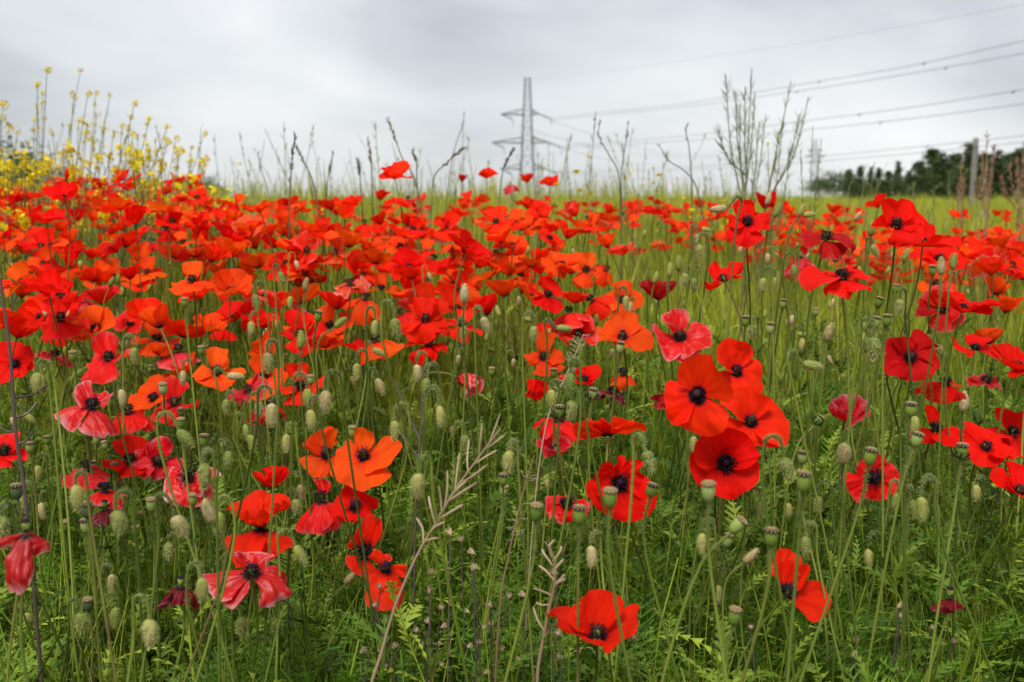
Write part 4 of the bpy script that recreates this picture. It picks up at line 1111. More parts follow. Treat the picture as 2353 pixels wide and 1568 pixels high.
scatter("tall_meadow_grass", [tuft(150 + k, 8, .010, .26) for k in range(5)], pos, g.uniform(.42, .66, len(pos)) + .06 * (pos[:, 1] > 7), np.clip(g.normal(.6, .2, len(pos)), 0, 1), M_FARG,
        "tall yellow green grass standing in front of the conifers", "grass", .1, 13, wide=g.uniform(.5, .9, len(pos)))
# seeding stems that break the skyline
pos = wedge(820, 3.4, 9.5, g, .60, 1.0)
hh = np.array([.42 + .36 * g.random() ** 2.4 + (.10 if y > 5 else 0) for x, y, z in pos])
scatter("seeding_grass", [seed_stem(160 + k) for k in range(10)], pos, hh, np.clip(g.normal(.5, .22, len(pos)), 0, 1), M_SKYG,
        "thin seeding grass stems standing against the sky", "grass", .12, 9)

# far poppies: past the three hundred that show largest
def far_flower(seed):
    gg = np.random.default_rng(seed); b = TB()
    for k in range(4):
        a0 = k * 1.571 + gg.uniform(-.2, .2); V = []
        top = gg.uniform(.2, .9)
        for i in range(4):
            for j in range(4):
                th = a0 + (i / 3 - .5) * 1.7; r = .06 + .44 * j / 3 * (1 - .12 * abs(i - 1.5)); V.append((r * math.cos(th), r * math.sin(th), 1 + top * .5 * (j / 3) ** 1.6 + gg.normal(0, .03)))
        V = np.array(V); i = np.arange(3)[:, None] * 4; j = np.arange(3)[None]
        b.add(V, np.stack([i + j, i + 4 + j, i + 5 + j, i + j + 1], -1).reshape(-1, 4), gg.uniform(-.15, .15))
    return b.get()
M_FARP = leafy("far_poppy_red", [(0, (0.62, 0.010, 0.006)), (.5, (0.84, 0.035, 0.008)), (1, (0.90, 0.11, 0.015))], "tint", .42, .6)
def far_keep(x, y):
    p = px_of(x, y)
    k = .35 + .65 * (math.sin(x * 2.3 + 1) * math.cos(y * 1.1) > -.2)
    if p < 480: return k * .9
    if p < 1300: return k * .5
    return k * (1 if y < 12 else .45)
pos = wedge(1500, 3.3, 18, g, .60, 1.3, far_keep)
L_ = g.uniform(.050, .070, len(pos))
pos[:, 2] += np.clip(g.normal(.36, .05, len(pos)), .24, .43) + .07 * (pos[:, 0] < -.3 * pos[:, 1]) - L_
scatter("distant_poppies", [far_flower(200 + k) for k in range(8)], pos, L_, np.clip(g.normal(.5, .25, len(pos)), 0, 1), M_FARP,
        "distant scarlet poppies dotted through the meadow", "poppies", .5, 10)
pos = wedge(380, 3.2, 14, g, .60, 1.3, lambda x, y: .9 if (px_of(x, y) < 480 or 1300 < px_of(x, y) < 1750) else .25)
L_ = g.uniform(.018, .03, len(pos)); pos[:, 2] += g.normal(.47, .06, len(pos)) - L_
M_YEL = leafy("mustard_yellow", [(0, (0.70, 0.52, 0.005)), (1, (0.86, 0.74, 0.015))], "tint", .3)
scatter("distant_mustard_blossom", [far_flower(220 + k) for k in range(4)], pos, L_, g.uniform(0, 1, len(pos)), M_YEL, "yellow mustard blossom dotted through the far meadow", "blossom", .5, 12)

# ------------------------------------------------------------------ branching plants
M_MST = leafy("mustard_stem", [(0, (0.10, 0.13, 0.04)), (.6, (0.17, 0.19, 0.07)), (1, (0.15, 0.10, 0.06))], "obj", 0, noise=7)
M_MPOD = leafy("mustard_pod", [(0, (0.14, 0.18, 0.06)), (1, (0.26, 0.29, 0.11))], "obj", .15)
M_YOB = leafy("mustard_flower", [(0, (0.72, 0.55, 0.005)), (1, (0.86, 0.74, 0.015))], "obj", .3)
M_DRY = leafy("dry_stalk", [(0, (0.22, 0.14, 0.10)), (1, (0.34, 0.23, 0.15))], "obj", .05, noise=30)
M_DRYPOD = leafy("dry_pod", [(0, (0.34, 0.24, 0.14)), (1, (0.52, 0.39, 0.25))], "obj", .15)
M_TWIG = leafy("dark_twig", [(0, (0.07, 0.045, 0.04)), (1, (0.14, 0.10, 0.09))], "obj", 0, noise=30)
M_PALE = leafy("pale_seed_stalk", [(0, (0.44, 0.34, 0.24)), (1, (0.60, 0.50, 0.38))], "obj", .2)
M_DOCK = leafy("dock_brown", [(0, (0.24, 0.12, 0.07)), (1, (0.34, 0.20, 0.13))], "obj", .1, noise=20)
M_SPIKE = leafy("dark_spike", [(0, (0.06, 0.065, 0.03)), (1, (0.16, 0.15, 0.07))], "obj", .05)

def blossom_mesh(seed, n=8):
    gg = np.random.default_rng(seed); V = []; Fc = []; b = 0
    for k in range(n):
        c = gg.normal(0, .36, 3); nrm = c + gg.normal(0, .15, 3); nrm /= np.linalg.norm(nrm) + 1e-9
        x = np.cross(nrm, [.2, .9, .3]); x /= np.linalg.norm(x); y = np.cross(nrm, x)
        for q in range(4):
            a = q * 1.571 + gg.uniform(-.2, .2); d = x * math.cos(a) + y * math.sin(a); e_ = -x * math.sin(a) + y * math.cos(a); r = gg.uniform(.24, .34)
            V += [c, c + d * r * .6 - e_ * r * .42 + nrm * .05, c + d * r + nrm * .02, c + d * r * .6 + e_ * r * .42 + nrm * .05]
            Fc.append((b, b + 1, b + 2, b + 3)); b += 4
    m = new_mesh("blossom", np.array(V), np.array(Fc)); m.materials.append(M_YOB); return m
BLO = [blossom_mesh(300 + k, n) for k, n in enumerate((9, 12, 15, 11))]

def branched(name, base, tips, label, cat, group=None, r0=.0035, r1=.0011, stem=M_MST, seed=1, blossom=None, pods=0, podlen=.018, podmat=None, podw=.0007, fork=(.40, .72), droop=0.0, gap=None):
    """a plant from the ground point base to several tips; every branch, pod head and blossom its own part"""
    rng = np.random.default_rng(seed)
    base = Vector(base); rt = root(name, base, label, cat, group)
    b0 = np.array(base); T = [np.array(t) for t in tips]
    main = catmull([b0, b0 * .5 + T[0] * .5 + rng.normal(0, .02, 3) * np.array([1, 1, .2]), T[0]], 9)
    paths = [main]
    for t in T[1:]:
        f = rng.uniform(*fork); p = main[int(f * (len(main) - 1))]
        m = p * .5 + t * .5; hz = t - p; hz[2] = 0
        m = m + hz * .18 - np.array([0, 0, .10 * np.linalg.norm(hz)])
        paths.append(catmull([p, m, t], 7))
    for i, q in enumerate(paths):
        s = link("stem" if i == 0 else "branch", new_mesh("stem", *tube(q - b0, np.linspace(r0 if i == 0 else r0 * .5, r1, len(q)), 5), True), stem, rt)
        if pods:
            b = TB(); n = max(3, int(pods * rng.uniform(.8, 1.2)))
            for k in range(n):
                f = rng.uniform(.45 if i == 0 else .25, .97) * (len(q) - 1); j = int(f)
                p = q[j] + (q[min(j + 1, len(q) - 1)] - q[j]) * (f - j); tg = q[min(j + 1, len(q) - 1)] - q[j]; tg = tg / (np.linalg.norm(tg) + 1e-9)
                a = rng.normal(0, 1, 3); a -= tg * a.dot(tg); a /= np.linalg.norm(a)
                d = tg * rng.uniform(.5, .95) + a * rng.uniform(.35, .8); d /= np.linalg.norm(d); l = podlen * rng.uniform(.6, 1.25)
                cv = tg * l * .25
                pp = np.array([p, p + d * l * .25, p + d * l * .6 + cv * .3, p + d * l + cv])
                V, Fq = tube(pp - b0, np.array([.4, 1.0, 1.0, .25]) * podw, 4); b.add(V, Fq)
            V, Fc, tn = b.get()
            link("seed_pods", new_mesh("seed_pods", V, Fc), podmat or M_MPOD, s, "stuff")
    if blossom:
        for i, q in enumerate(paths):
            k = int(rng.integers(len(BLO))); o = link("blossom", BLO[k], None, rt)
            sz = blossom * rng.uniform(.75, 1.25)
            o.matrix_local = Matrix.Translation(Vector(q[-1] - b0)) @ Matrix.Rotation(rng.uniform(0, 6), 4, 'Z') @ Matrix.Diagonal((sz, sz, sz, 1))
            for fr_ in (.93, .84, .70)[:int(rng.integers(0, 4))]:
                o = link("blossom", BLO[int(rng.integers(len(BLO)))], None, rt); sz = blossom * rng.uniform(.4, .75); w_ = q[int((len(q) - 1) * fr_)]
                o.matrix_local = Matrix.Translation(Vector(w_ - b0)) @ Matrix.Diagonal((sz, sz, sz, 1))
    return rt

def gp(px, d):
    x = (px - PW / 2) / F * d
    return Vector((x, d, ground(x, d) - .01))

MUST = [  # foot x, depth, tips
 (70, 3.3, [(108,160),(86,195),(98,212),(86,240),(78,275),(62,330)], "tallest yellow mustard plant with blossoms crowded up its dark stem"),
 (112, 3.6, [(185,160),(170,216),(160,285),(120,300),(196,305)], "yellow mustard plant with one long leaning branch reaching highest"),
 (170, 3.4, [(202,215),(220,213),(180,275),(200,282),(222,262),(160,330)], "yellow mustard plant with a sheaf of upright branches beside the long leaning branch"),
 (205, 3.7, [(253,218),(240,290),(262,300),(212,320),(180,350)], "yellow mustard plant with a bowed outer branch ending in a blossom"),
 (300, 3.5, [(310,236),(343,272),(300,265),(305,310),(280,290)], "yellow mustard plant with a brown stem and a bright blossom at its top"),
 (318, 3.3, [(385,290),(380,315),(405,318),(360,345),(340,330)], "yellow mustard plant with paired bright blossoms spreading toward the open sky"),
 (408, 3.6, [(470,306),(440,338),(408,340),(470,365),(460,372)], "outermost yellow mustard plant with thin spreading branches"),
 (5, 3.2, [(8,240),(4,268),(22,290),(40,300),(-20,310)], "yellow mustard plant beside the dark bush, dim blossoms"),
 (140, 3.0, [(140,360),(110,380),(170,390),(90,370),(190,372)], "low bushy yellow mustard plant beneath the tall leaning ones"),
 (40, 2.9, [(30,345),(60,352),(10,385),(75,400),(45,420),(15,440)], "low yellow mustard plant in front of the dark bush"),
 (230, 3.1, [(205,370),(225,362),(250,352),(262,392),(240,410)], "low yellow mustard plant crowded with blossoms between two tall ones"),
 (10, 2.5, [(14,480),(38,490),(60,505),(5,520),(30,540)], "yellow mustard plant rising among red poppies below the dark bush"),
 (540, 3.0, [(533,452),(560,492),(545,500),(522,480)], "single small yellow mustard plant in a gap before the dark trees"),
 (300, 3.9, [(330,412),(350,425),(300,430),(372,440)], "low yellow mustard plant among orange poppies"),
 (200, 3.4, [(220,450),(165,430),(190,470),(245,462),(100,440)], "yellow mustard plant half sunk among orange poppies"),
]
for i, (fx, d, tips, lab) in enumerate(MUST):
    rr = np.random.default_rng(600 + i)
    branched("mustard_plant", gp(fx - (85 if min(b for a, b in tips) < 340 else 10), d), [P(a, b, d + rr.uniform(-.2, .2)) for a, b in tips], lab, "mustard plant", None, .0034, .0010, M_MST, 610 + i, fork=(.30, .75), blossom=.019 if min(b for a, b in tips) < 340 else .024, pods=9, podlen=.02)
gm = np.random.default_rng(91)
for i in range(20):
    d = gm.uniform(2.6, 4.2); fx = gm.uniform(-20, 440); ty = gm.uniform(320, 480)
    branched("mustard_plant", gp(fx, d), [P(fx + gm.normal(0, 45), ty + abs(gm.normal(0, 40)), d + gm.uniform(-.2, .2)) for k in range(6)], "low bushy mustard plant " + where(fx, ty, d, "tangled with the orange poppies"), "mustard plant", "low mustard " + where(fx, ty, d, "among the poppies"), .0030, .0010, M_MST, 690 + i, blossom=.022, pods=9, podlen=.02)
for i, (fx, tx, ty, d) in enumerate([(1360, 1352, 358, 3.4), (1502, 1502, 386, 3.2), (1436, 1436, 408, 3.6), (1480, 1478, 425, 3.8), (1640, 1605, 445, 3.4), (1560, 1570, 455, 4.2), (1525, 1530, 452, 4.0), (1760, 1765, 330, 3.0)]):
    branched("mustard_sprig", gp(fx, d), [P(tx, ty, d), P(tx + 18, ty + 40, d + .1)], "slender mustard sprig with one small yellow blossom at the skyline", "mustard plant", "single mustard sprigs at the skyline", .0020, .0008, M_MST, 640 + i, blossom=.010, pods=4)
# the tall pale mustard gone to seed
branched("seeding_mustard", gp(1712, 2.9), [P(a, b, 2.9 + .1 * math.sin(a)) for a, b in [(1728,156),(1668,172),(1700,240),(1690,210),(1735,215),(1712,200),(1650,300),(1745,280),(1760,262)]],
         "tall mustard plant gone to seed with bristling upright branches", "mustard plant", None, .0046, .0012, M_MST, 660, pods=40, podlen=.026, fork=(.42, .72))
branched("seeding_mustard", gp(1742, 3.0), [P(a, b, 3.0 + .1 * math.cos(a)) for a, b in [(1818,186),(1858,224),(1800,270),(1838,262),(1790,300),(1820,330)]],
         "leaning mustard plant gone to seed beside the taller bristling one", "mustard plant", None, .0042, .0012, M_MST, 661, pods=34, podlen=.026, fork=(.35, .7))
branched("seeding_mustard", gp(1855, 3.1), [P(a, b, 3.1) for a, b in [(1888,318),(1880,350),(1840,345),(1868,290)]],
         "shorter mustard plant gone to seed at the end of the tree line", "mustard plant", None, .0034, .0010, M_MST, 662, pods=22, podlen=.024, fork=(.3, .7))

# single stalks
def stalk(name, pts, d, r0, r1, mat, label, cat, group=None, spike=None, seed=1, twigs=(), pods=None):
    rng = np.random.default_rng(seed)
    W = [P(a, b, d) for a, b in pts]
    dv_ = W[0] - W[1]; k_ = min(2.6, (W[0].z - ground(W[0].x, W[0].y)) / max(1e-4, -dv_.z)) if dv_.z < 0 else 0
    foot = W[0] + dv_ * k_ * .8; foot.z = ground(foot.x, foot.y) - .01
    b0 = np.array(foot)
    q = catmull([foot] + W, 8)
    rt = root(name, foot, label, cat, group)
    s = link("stem", new_mesh("stem", *tube(q - b0, np.linspace(r0, r1, len(q)), 6), True), mat, rt)
    for a, b, dd in twigs:
        A, B = P(*a, d), P(*b, d + dd)
        m = A.lerp(B, .5) + Vector((0, 0, -.004))
        link("twig", new_mesh("twig", *tube(catmull([A, m, B], 4) - b0, np.linspace(r0 * .6, r1 * .8, 9), 5), True), mat, rt)
    if pods:
        for (a, b, dd, wdt) in pods["list"]:
            A, B = P(*a, d), P(*b, d + dd)
            m = A.lerp(B, .55) + Vector(rng.normal(0, .0012, 3))
            link("seed_pod", new_mesh("seed_pod", *tube(catmull([A, m, B], 5) - b0, np.interp(np.linspace(0, 1, 11), [0, .25, .6, .9, 1], [.45, .8, 1, .9, .3]) * wdt * .8, 6), True), pods["mat"], rt)
    if spike:
        n, l0, wd, frac = spike; b = TB()
        for k in range(n):
            f = rng.uniform(frac, 1) * (len(q) - 1.01); j = int(f); p = q[j] + (q[j + 1] - q[j]) * (f - j)
            tg = q[j + 1] - q[j]; tg /= np.linalg.norm(tg); a = rng.normal(0, 1, 3); a -= tg * a.dot(tg); a /= np.linalg.norm(a)
            dv = tg * .9 + a * .42; l = l0 * rng.uniform(.6, 1.2)
            V, Fq = tube(np.array([p, p + dv * l * .5, p + dv * l]) - b0, np.array([.3, 1, .2]) * wd, 4); b.add(V, Fq)
        V, Fc, tn = b.get(); link("seed_spike", new_mesh("seed_spike", V, Fc), mat, rt, "stuff")
    return rt

SKY = [([(664,560),(667,430),(672,360),(678,310)], 2.4, "dark wavy grass stem standing tall against the sky", 26),
       ([(722,430),(700,375),(680,338)], 2.8, "thin dark grass spike leaning back from the wavy stem", 20),
       ([(952,410),(925,365),(905,310),(892,276)], 2.9, "dark seed spike leaning outward above the lone scarlet poppy", 34),
       ([(992,470),(1000,402),(1030,372),(1062,342)], 2.7, "forked dark seed spike leaning toward the pylon", 36),
       ([(1425,470),(1420,395),(1396,350),(1376,312),(1378,282)], 3.2, "wavy bare stem beside the pylon cables", 8),
       ([(1428,470),(1428,395),(1438,330),(1444,282)], 3.2, "straight bare stem forking beside the wavy one", 8),
       ([(1590,470),(1588,390),(1582,330),(1576,300),(1580,288)], 3.3, "wavy grey stem curling at its tip", 6),
       ([(1600,430),(1572,392),(1538,370),(1516,336)], 3.3, "bowed grey stem arching to the curling one", 6),
       ([(1030,430),(1045,340),(1062,290),(1068,255)], 4.2, "faint pale grass stem rising beside the pylon", 5),
       ([(855,430),(852,372),(846,322)], 3.0, "dark upright seed spike with a fluffy tip", 30),
       ([(958,400),(956,370),(950,350)], 2.9, "short dark spike between the two leaning ones", 30),
       ([(750,440),(756,395),(766,348)], 3.1, "thin olive seed spike beside the skyline poppies", 24),
       ([(830,440),(826,400),(822,368)], 3.0, "dark clubbed seed spike among skyline grass", 36),
       ([(1150,430),(1158,385),(1178,345)], 3.0, "dark seed spike in front of the pylon leg", 30),
       ([(616,440),(600,390),(592,350)], 3.6, "pale thin stem next to the wavy dark one", 10)]
for i, (pts, d, lab, n) in enumerate(SKY):
    stalk("weed_stalk", pts, d, .0026, .0010, M_SPIKE, lab, "grass stalk", None, (n, .016, .0016, .62) if n else None, 700 + i)

stalk("dry_seed_stalk", [(845,1610),(878,1495),(905,1402),(938,1320),(966,1262),(1000,1205),(1040,1135),(1095,1058),(1150,985)], .80, .0014, .0006, M_DRY,
      "dry brown seed stalk with forked papery pods leaning across the green mayweed", "dry stalk", None, None, 730,
      pods={"mat": M_DRYPOD, "list": [((972,1250),(957,1190),.01,.0014),((985,1228),(1022,1200),-.01,.0014),((975,1245),(1010,1238),.0,.0013),((1000,1205),(985,1140),.02,.0013),((1005,1195),(1065,1160),-.02,.0014),
       ((1015,1180),(1008,1115),.0,.0012),((1020,1170),(1028,1080),.01,.0013),((1032,1150),(1098,1108),.0,.0013),((1045,1128),(1056,1040),.01,.0012),((1055,1112),(1120,1068),-.01,.0012),((1075,1085),(1078,1010),.01,.0011),
       ((1085,1070),(1142,1035),.0,.0011),((1100,1050),(1108,975),.0,.0010),((1112,1035),(1160,1000),.01,.0010),((1125,1015),(1150,950),.0,.0009),((1022,1168),(1078,1100),.03,.0012),((990,1222),(1012,1178),.02,.0012)]})
stalk("dry_seed_stalk", [(1236,1545),(1246,1480),(1262,1400),(1275,1330),(1268,1270),(1252,1245)], .80, .0014, .0006, M_DRY,
      "short dry brown stalk with paired papery pods beside the wide low scarlet poppy", "dry stalk", None, None, 731,
      pods={"mat": M_DRYPOD, "list": [((1272,1345),(1298,1320),0,.0014),((1272,1355),(1300,1330),-.01,.0013),((1274,1335),(1238,1300),.01,.0013),((1272,1370),(1225,1352),.0,.0013),((1265,1390),(1232,1385),.01,.0012),((1272,1320),(1296,1285),.0,.0012),
       ((1270,1300),(1245,1262),.01,.0012),((1270,1290),(1290,1255),.0,.0011),((1268,1280),(1275,1240),.01,.0011),((1250,1450),(1225,1395),.02,.0013),((1246,1470),(1262,1430),-.02,.0012)]})
gq = np.random.default_rng(44)
pl = []
for k in range(46):
    f = gq.uniform(.25, 1); x = 1265 + 75 * f; y = 945 - 175 * f
    s_ = gq.choice([-1, 1]); l = gq.uniform(10, 22)
    pl.append(((x, y), (x + s_ * l, y - gq.uniform(-2, 12)), gq.uniform(-.02, .02), .00034))
stalk("pale_seed_stalk", [(1235,1100),(1262,950),(1285,895),(1312,838),(1342,768)], 1.12, .0009, .0005, M_PALE, "pale dry stalk of tiny seed pods leaning over the scarlet poppies", "dry stalk", None, None, 732, pods={"mat": M_PALE, "list": pl})
pl = []
for k in range(20):
    f = gq.uniform(.1, 1); x = 1170 + 58 * f; y = 1270 - 220 * f; s_ = gq.choice([-1, 1]); l = gq.uniform(14, 26)
    pl.append(((x, y), (x + s_ * l, y - gq.uniform(-2, 10)), gq.uniform(-.02, .02), .0003))
stalk("pale_seed_stalk", [(1150,1380),(1168,1280),(1188,1190),(1205,1120),(1228,1045)], .90, .0010, .0005, M_DOCK, "thin orange brown stalk with tiny pale pods on side stalks", "dry stalk", None, None, 733, pods={"mat": M_PALE, "list": pl})
stalk("dark_twig", [(62,1180),(50,1085),(38,1010),(32,940),(22,800),(8,700),(1,640)], .95, .0020, .0012, M_TWIG, "dark bare twig with short side branches by the red poppies", "twig", None, None, 734,
      twigs=[((36,990),(-5,975),0), ((36,960),(85,925),.02), ((42,1020),(75,990),0), ((30,915),(120,880),.04)])
stalk("dark_twig", [(955,1180),(962,1060),(968,960),(974,840)], 1.1, .0016, .0010, M_TWIG, "straight brown dead stem below the red drooping poppies", "twig", None, None, 735,
      twigs=[((964,1010),(905,870),.03), ((962,1050),(900,960),.03)])
# dried mayweed heads
ME_DH = None
def dry_head_mesh():
    b = MB(); gg = np.random.default_rng(5)
    b.add(*lathe([(.05, -.3), (.28, 0), (.36, .25), (.3, .5), (.12, .62), (.001, .66)], 8))
    for k in range(9):
        a = k * .698; b.tube(np.array([(math.cos(a) * .3, math.sin(a) * .3, .2), (math.cos(a) * .42, math.sin(a) * .42, .6), (math.cos(a) * .34, math.sin(a) * .34, 1.0)]), np.array([.1, .09, .03]), 3)
    m = b.mesh("dried_head"); m.materials.append(M_DRYPOD); return m
ME_DH = dry_head_mesh()
DRYH = [(1088,1272),(1086,1310),(1060,1245),(992,1320),(986,1362),(1035,1228),(1100,1480),(1170,1375),(1205,1370),(1130,1440),(1012,1400),(985,1432),(960,1452),(1128,1395),(875,1352),(862,1395),(890,1430),(1278,1320),(1285,1460),(2065,1395),(2070,1420),(2140,1445),(1965,1475),(1960,1510),(2190,1478),(1725,1445),(830,1500),(1455,1470),(1330,1500),(905,1490)]
for i, (x, y) in enumerate(DRYH):
    rr = np.random.default_rng(800 + i); d = rr.uniform(.88, 1.05)
    p = P(x, y, d); ft = Vector((p.x + rr.normal(0, .025), p.y + rr.normal(0, .02), 0)); ft.z = ground(ft.x, ft.y) - .01
    wh_ = where(x, y, d, "in the feathery foliage" if x < 1400 else "among the cut leaves")
    rt = root("dried_mayweed", ft, "dried papery mayweed head " + wh_, "dried flower", "dried mayweed heads " + wh_)
    m = ft.lerp(p, .5) + Vector(rr.normal(0, .01, 3))
    link("stem", new_mesh("stem", *tube(catmull([ft, m, p], 6) - np.array(ft), .0007, 4), True), M_TWIG, rt)
    h = link("head", ME_DH, None, rt); s_ = .0062
    h.matrix_local = Matrix.Translation(p - ft) @ frame(Vector((rr.normal(0, .5), rr.normal(0, .5), 1))).to_4x4() @ Matrix.Diagonal((s_, s_, s_, 1))
    h2 = link("head", ME_DH, None, rt); q_ = m.lerp(p, .6) + Vector((rr.choice([-1, 1]) * .006, .003, .003)); s_ *= .8
    h2.matrix_local = Matrix.Translation(q_ - ft) @ frame(Vector((rr.normal(0, .8), rr.normal(0, .5), .6))).to_4x4() @ Matrix.Diagonal((s_, s_, s_, 1))

# dry dock plants by the post
for i, (fx, d, tips, lab) in enumerate([(2250, 4.2, [(2268,300),(2258,345),(2285,330),(2240,420),(2252,400),(2280,390)], "reddish brown dried dock plant beside the grey post"),
                                   (2330, 4.4, [(2352,345),(2320,375),(2338,360),(2300,400),(2345,395)], "reddish brown dried dock plant beyond the one at the post"),
                                   (2205, 4.6, [(2208,370),(2200,420),(2215,400)], "small dried dock stalk standing against the grey post")]):
    branched("dock_plant", gp(fx, d), [P(a, b, d) for a, b in tips], lab, "dock plant", None, .0042, .0015, M_DOCK, 670 + i, pods=30, podlen=.018, podmat=M_DOCK, podw=.0020, fork=(.35, .7))
#@@PART4
# ------------------------------------------------------------------ trees, post
M_BARK = plain("bark", (0.10, 0.075, 0.055), .9, .5, 6, bump=.5, bdist=.02)
M_CON = leafy("conifer_green", [(0, (0.030, 0.050, 0.018)), (.5, (0.060, 0.090, 0.028)), (1, (0.11, 0.145, 0.040))], "tint", .2)
M_BRO = leafy("broadleaf_green", [(0, (0.026, 0.050, 0.014)), (.5, (0.055, 0.095, 0.022)), (1, (0.11, 0.16, 0.035))], "tint", .25)

def crown_mesh(kind, seed, n):
    """unit-tall crown of leaf-sized faces clumped on limbs"""
    g = np.random.default_rng(seed); V = []; T = []
    cl = []
    if kind == "spire":
        for k in range(60):
            z = g.uniform(.06, 1.0) ** .9; r = .21 * (1 - z) ** .8 + .006; a = g.uniform(0, 6.283); cl.append((r * math.cos(a) * g.uniform(.3, 1.05), r * math.sin(a) * g.uniform(.3, 1.05), z - .1 * r, (.030 + .05 * (1 - z))))
    else:
        for k in range(48):
            v = g.normal(0, 1, 3); v /= np.linalg.norm(v); rr = g.uniform(.45, 1) ; cl.append((.40 * v[0] * rr, .40 * v[1] * rr, .58 + .40 * v[2] * rr, g.uniform(.07, .13)))
    per = n // len(cl)
    for (x, y, z, s) in cl:
        tn = g.uniform(.2, .8)
        c = np.array([x, y, z]) + g.normal(0, s, (per, 3)) * np.array([1, 1, .75])
        c[:, 2] = np.maximum(c[:, 2], .03)
        u = g.normal(0, 1, (per, 3)); u /= np.linalg.norm(u, axis=1)[:, None]
        v = np.cross(u, g.normal(0, 1, (per, 3))); v /= np.linalg.norm(v, axis=1)[:, None]
        l = g.uniform(.014, .03, (per, 1))
        V.append(np.stack([c - u * l, c + v * l * .55, c + u * l, c - v * l * .55], 1).reshape(-1, 3)); T.append(np.repeat(tn + g.normal(0, .12, per), 4))
    V = np.concatenate(V); T = np.clip(np.concatenate(T), 0, 1)
    m = new_mesh("crown", V, np.arange(len(V)).reshape(-1, 4), False, None, T)
    m.materials.append(M_CON if kind == "spire" else M_BRO)
    return m
def trunk_mesh(kind, seed):
    g = np.random.default_rng(seed); b = MB()
    b.tube(np.array([(0, 0, -.01), (.004, 0, .3), (-.003, .003, .62), (0, 0, .93 if kind == "spire" else .75)]), np.array([.022, .017, .011, .003]), 7)
    for k in range(9):
        z = g.uniform(.18, .75); a = g.uniform(0, 6.283); r = .16 * (1 - z * .7) if kind == "spire" else .30
        b.tube(np.array([(0, 0, z), (r * .5 * math.cos(a), r * .5 * math.sin(a), z + .05), (r * math.cos(a), r * math.sin(a), z + .12)]), np.array([.007, .005, .001]), 4)
    m = b.mesh("trunk", True); m.materials.append(M_BARK); return m
CR = {k: [crown_mesh(k, 50 + i, 2600) for i in range(3)] for k in ("spire", "round")}
TR = {k: [trunk_mesh(k, 70 + i) for i in range(3)] for k in ("spire", "round")}
def tree(px, top, wpx, d, kind, label, group, seed):
    rng = np.random.default_rng(seed)
    x = (px - PW / 2) / F * d; g = ground(x, d)
    zt = P(px, top, d).z; h = (zt - g) * 1.06
    rt = root("conifer_tree" if kind == "spire" else "broadleaf_tree", (x, d, g - .05), label, "tree", group)
    wid = 1.3 * wpx / F * d / (.42 if kind == "spire" else .95)
    k = int(rng.integers(3)); a = rng.uniform(0, 6.28)
    for nm, me in (("trunk", TR[kind][k]), ("crown", CR[kind][(k + seed) % 3])):
        o = link(nm, me, None, rt); o.matrix_local = Matrix.Rotation(a, 4, 'Z') @ Matrix.Diagonal((wid, wid, h, 1))
gl = None
CONS = [(2355,330,60,100),(2325,352,56,104),(2300,362,60,110),(2276,352,44,104),(2248,362,70,108),(2212,337,58,100),(2222,372,64,118),(2180,362,60,112),(2150,358,56,106),(2128,352,60,110),(2098,378,52,118),
        (2052,376,28,110),(2030,398,30,124),(2076,396,36,126),(2008,392,26,124),(1990,388,24,122),(1966,388,26,124),(1940,395,34,126),(2112,392,48,130),(2165,388,52,130),(2338,375,60,126),(2262,392,60,132),(2140,398,70,136),(2195,392,70,138),(2085,412,70,138),(2300,398,80,138),(2056,416,60,136),(2010,418,60,140)]
for i, (px, top, wp, d) in enumerate(CONS):
    if (px, top) == (2212, 337): lab, gr = "tall dark pointed conifer right behind the grey post", None
    elif (px, top) == (2052, 376): lab, gr = "slim pointed conifer standing clear of the plantation row", None
    elif (px, top) == (2128, 352): lab, gr = "broad bushy conifer with a spiky top, at the middle of the plantation", None
    else:
        sz_ = "narrow" if wp < 32 else "broad" if wp > 54 else "middling"; ht_ = "tall" if top < 364 else "low" if top > 389 else "medium height"
        wh_ = "by the grey post" if abs(px - 2223) < 60 else "at the thick end beyond the dried dock plants" if px > 2223 else "toward the thin end of the plantation row" if px < 2080 else "in the middle of the plantation row"
        lab = f"{ht_} {sz_} dark conifer {wh_}"; gr = f"{ht_} {sz_} conifers {wh_}"
    tree(px, top, wp, d, "spire", lab, gr, 20 + i)
for i, (px, top, wp, d) in enumerate([(1910,393,70,120),(1872,410,60,125),(1945,408,60,128),(1985,412,70,132),(2040,418,80,134)]):
    tree(px, top, wp, d, "round", "low rounded broadleaf tree at the thin end of the plantation", "rounded trees at the plantation end", 60 + i)
for i, (px, top, wp, d) in enumerate([(438,408,60,125),(475,406,60,130),(505,428,50,140)]):
    tree(px, top, wp, d, "round", "dark rounded tree far off behind the meadow grass, between mustard and sky", "dark rounded trees beyond the mustard", 70 + i)
tree(0, 312, 210, 30, "round", "large dark green bush behind the yellow mustard plants", None, 80)
tree(95, 378, 150, 32, "round", "lower dark green bush sloping down behind the mustard plants", None, 81)
tree(175, 416, 120, 60, "round", "low distant bush behind the mustard stems", None, 82)

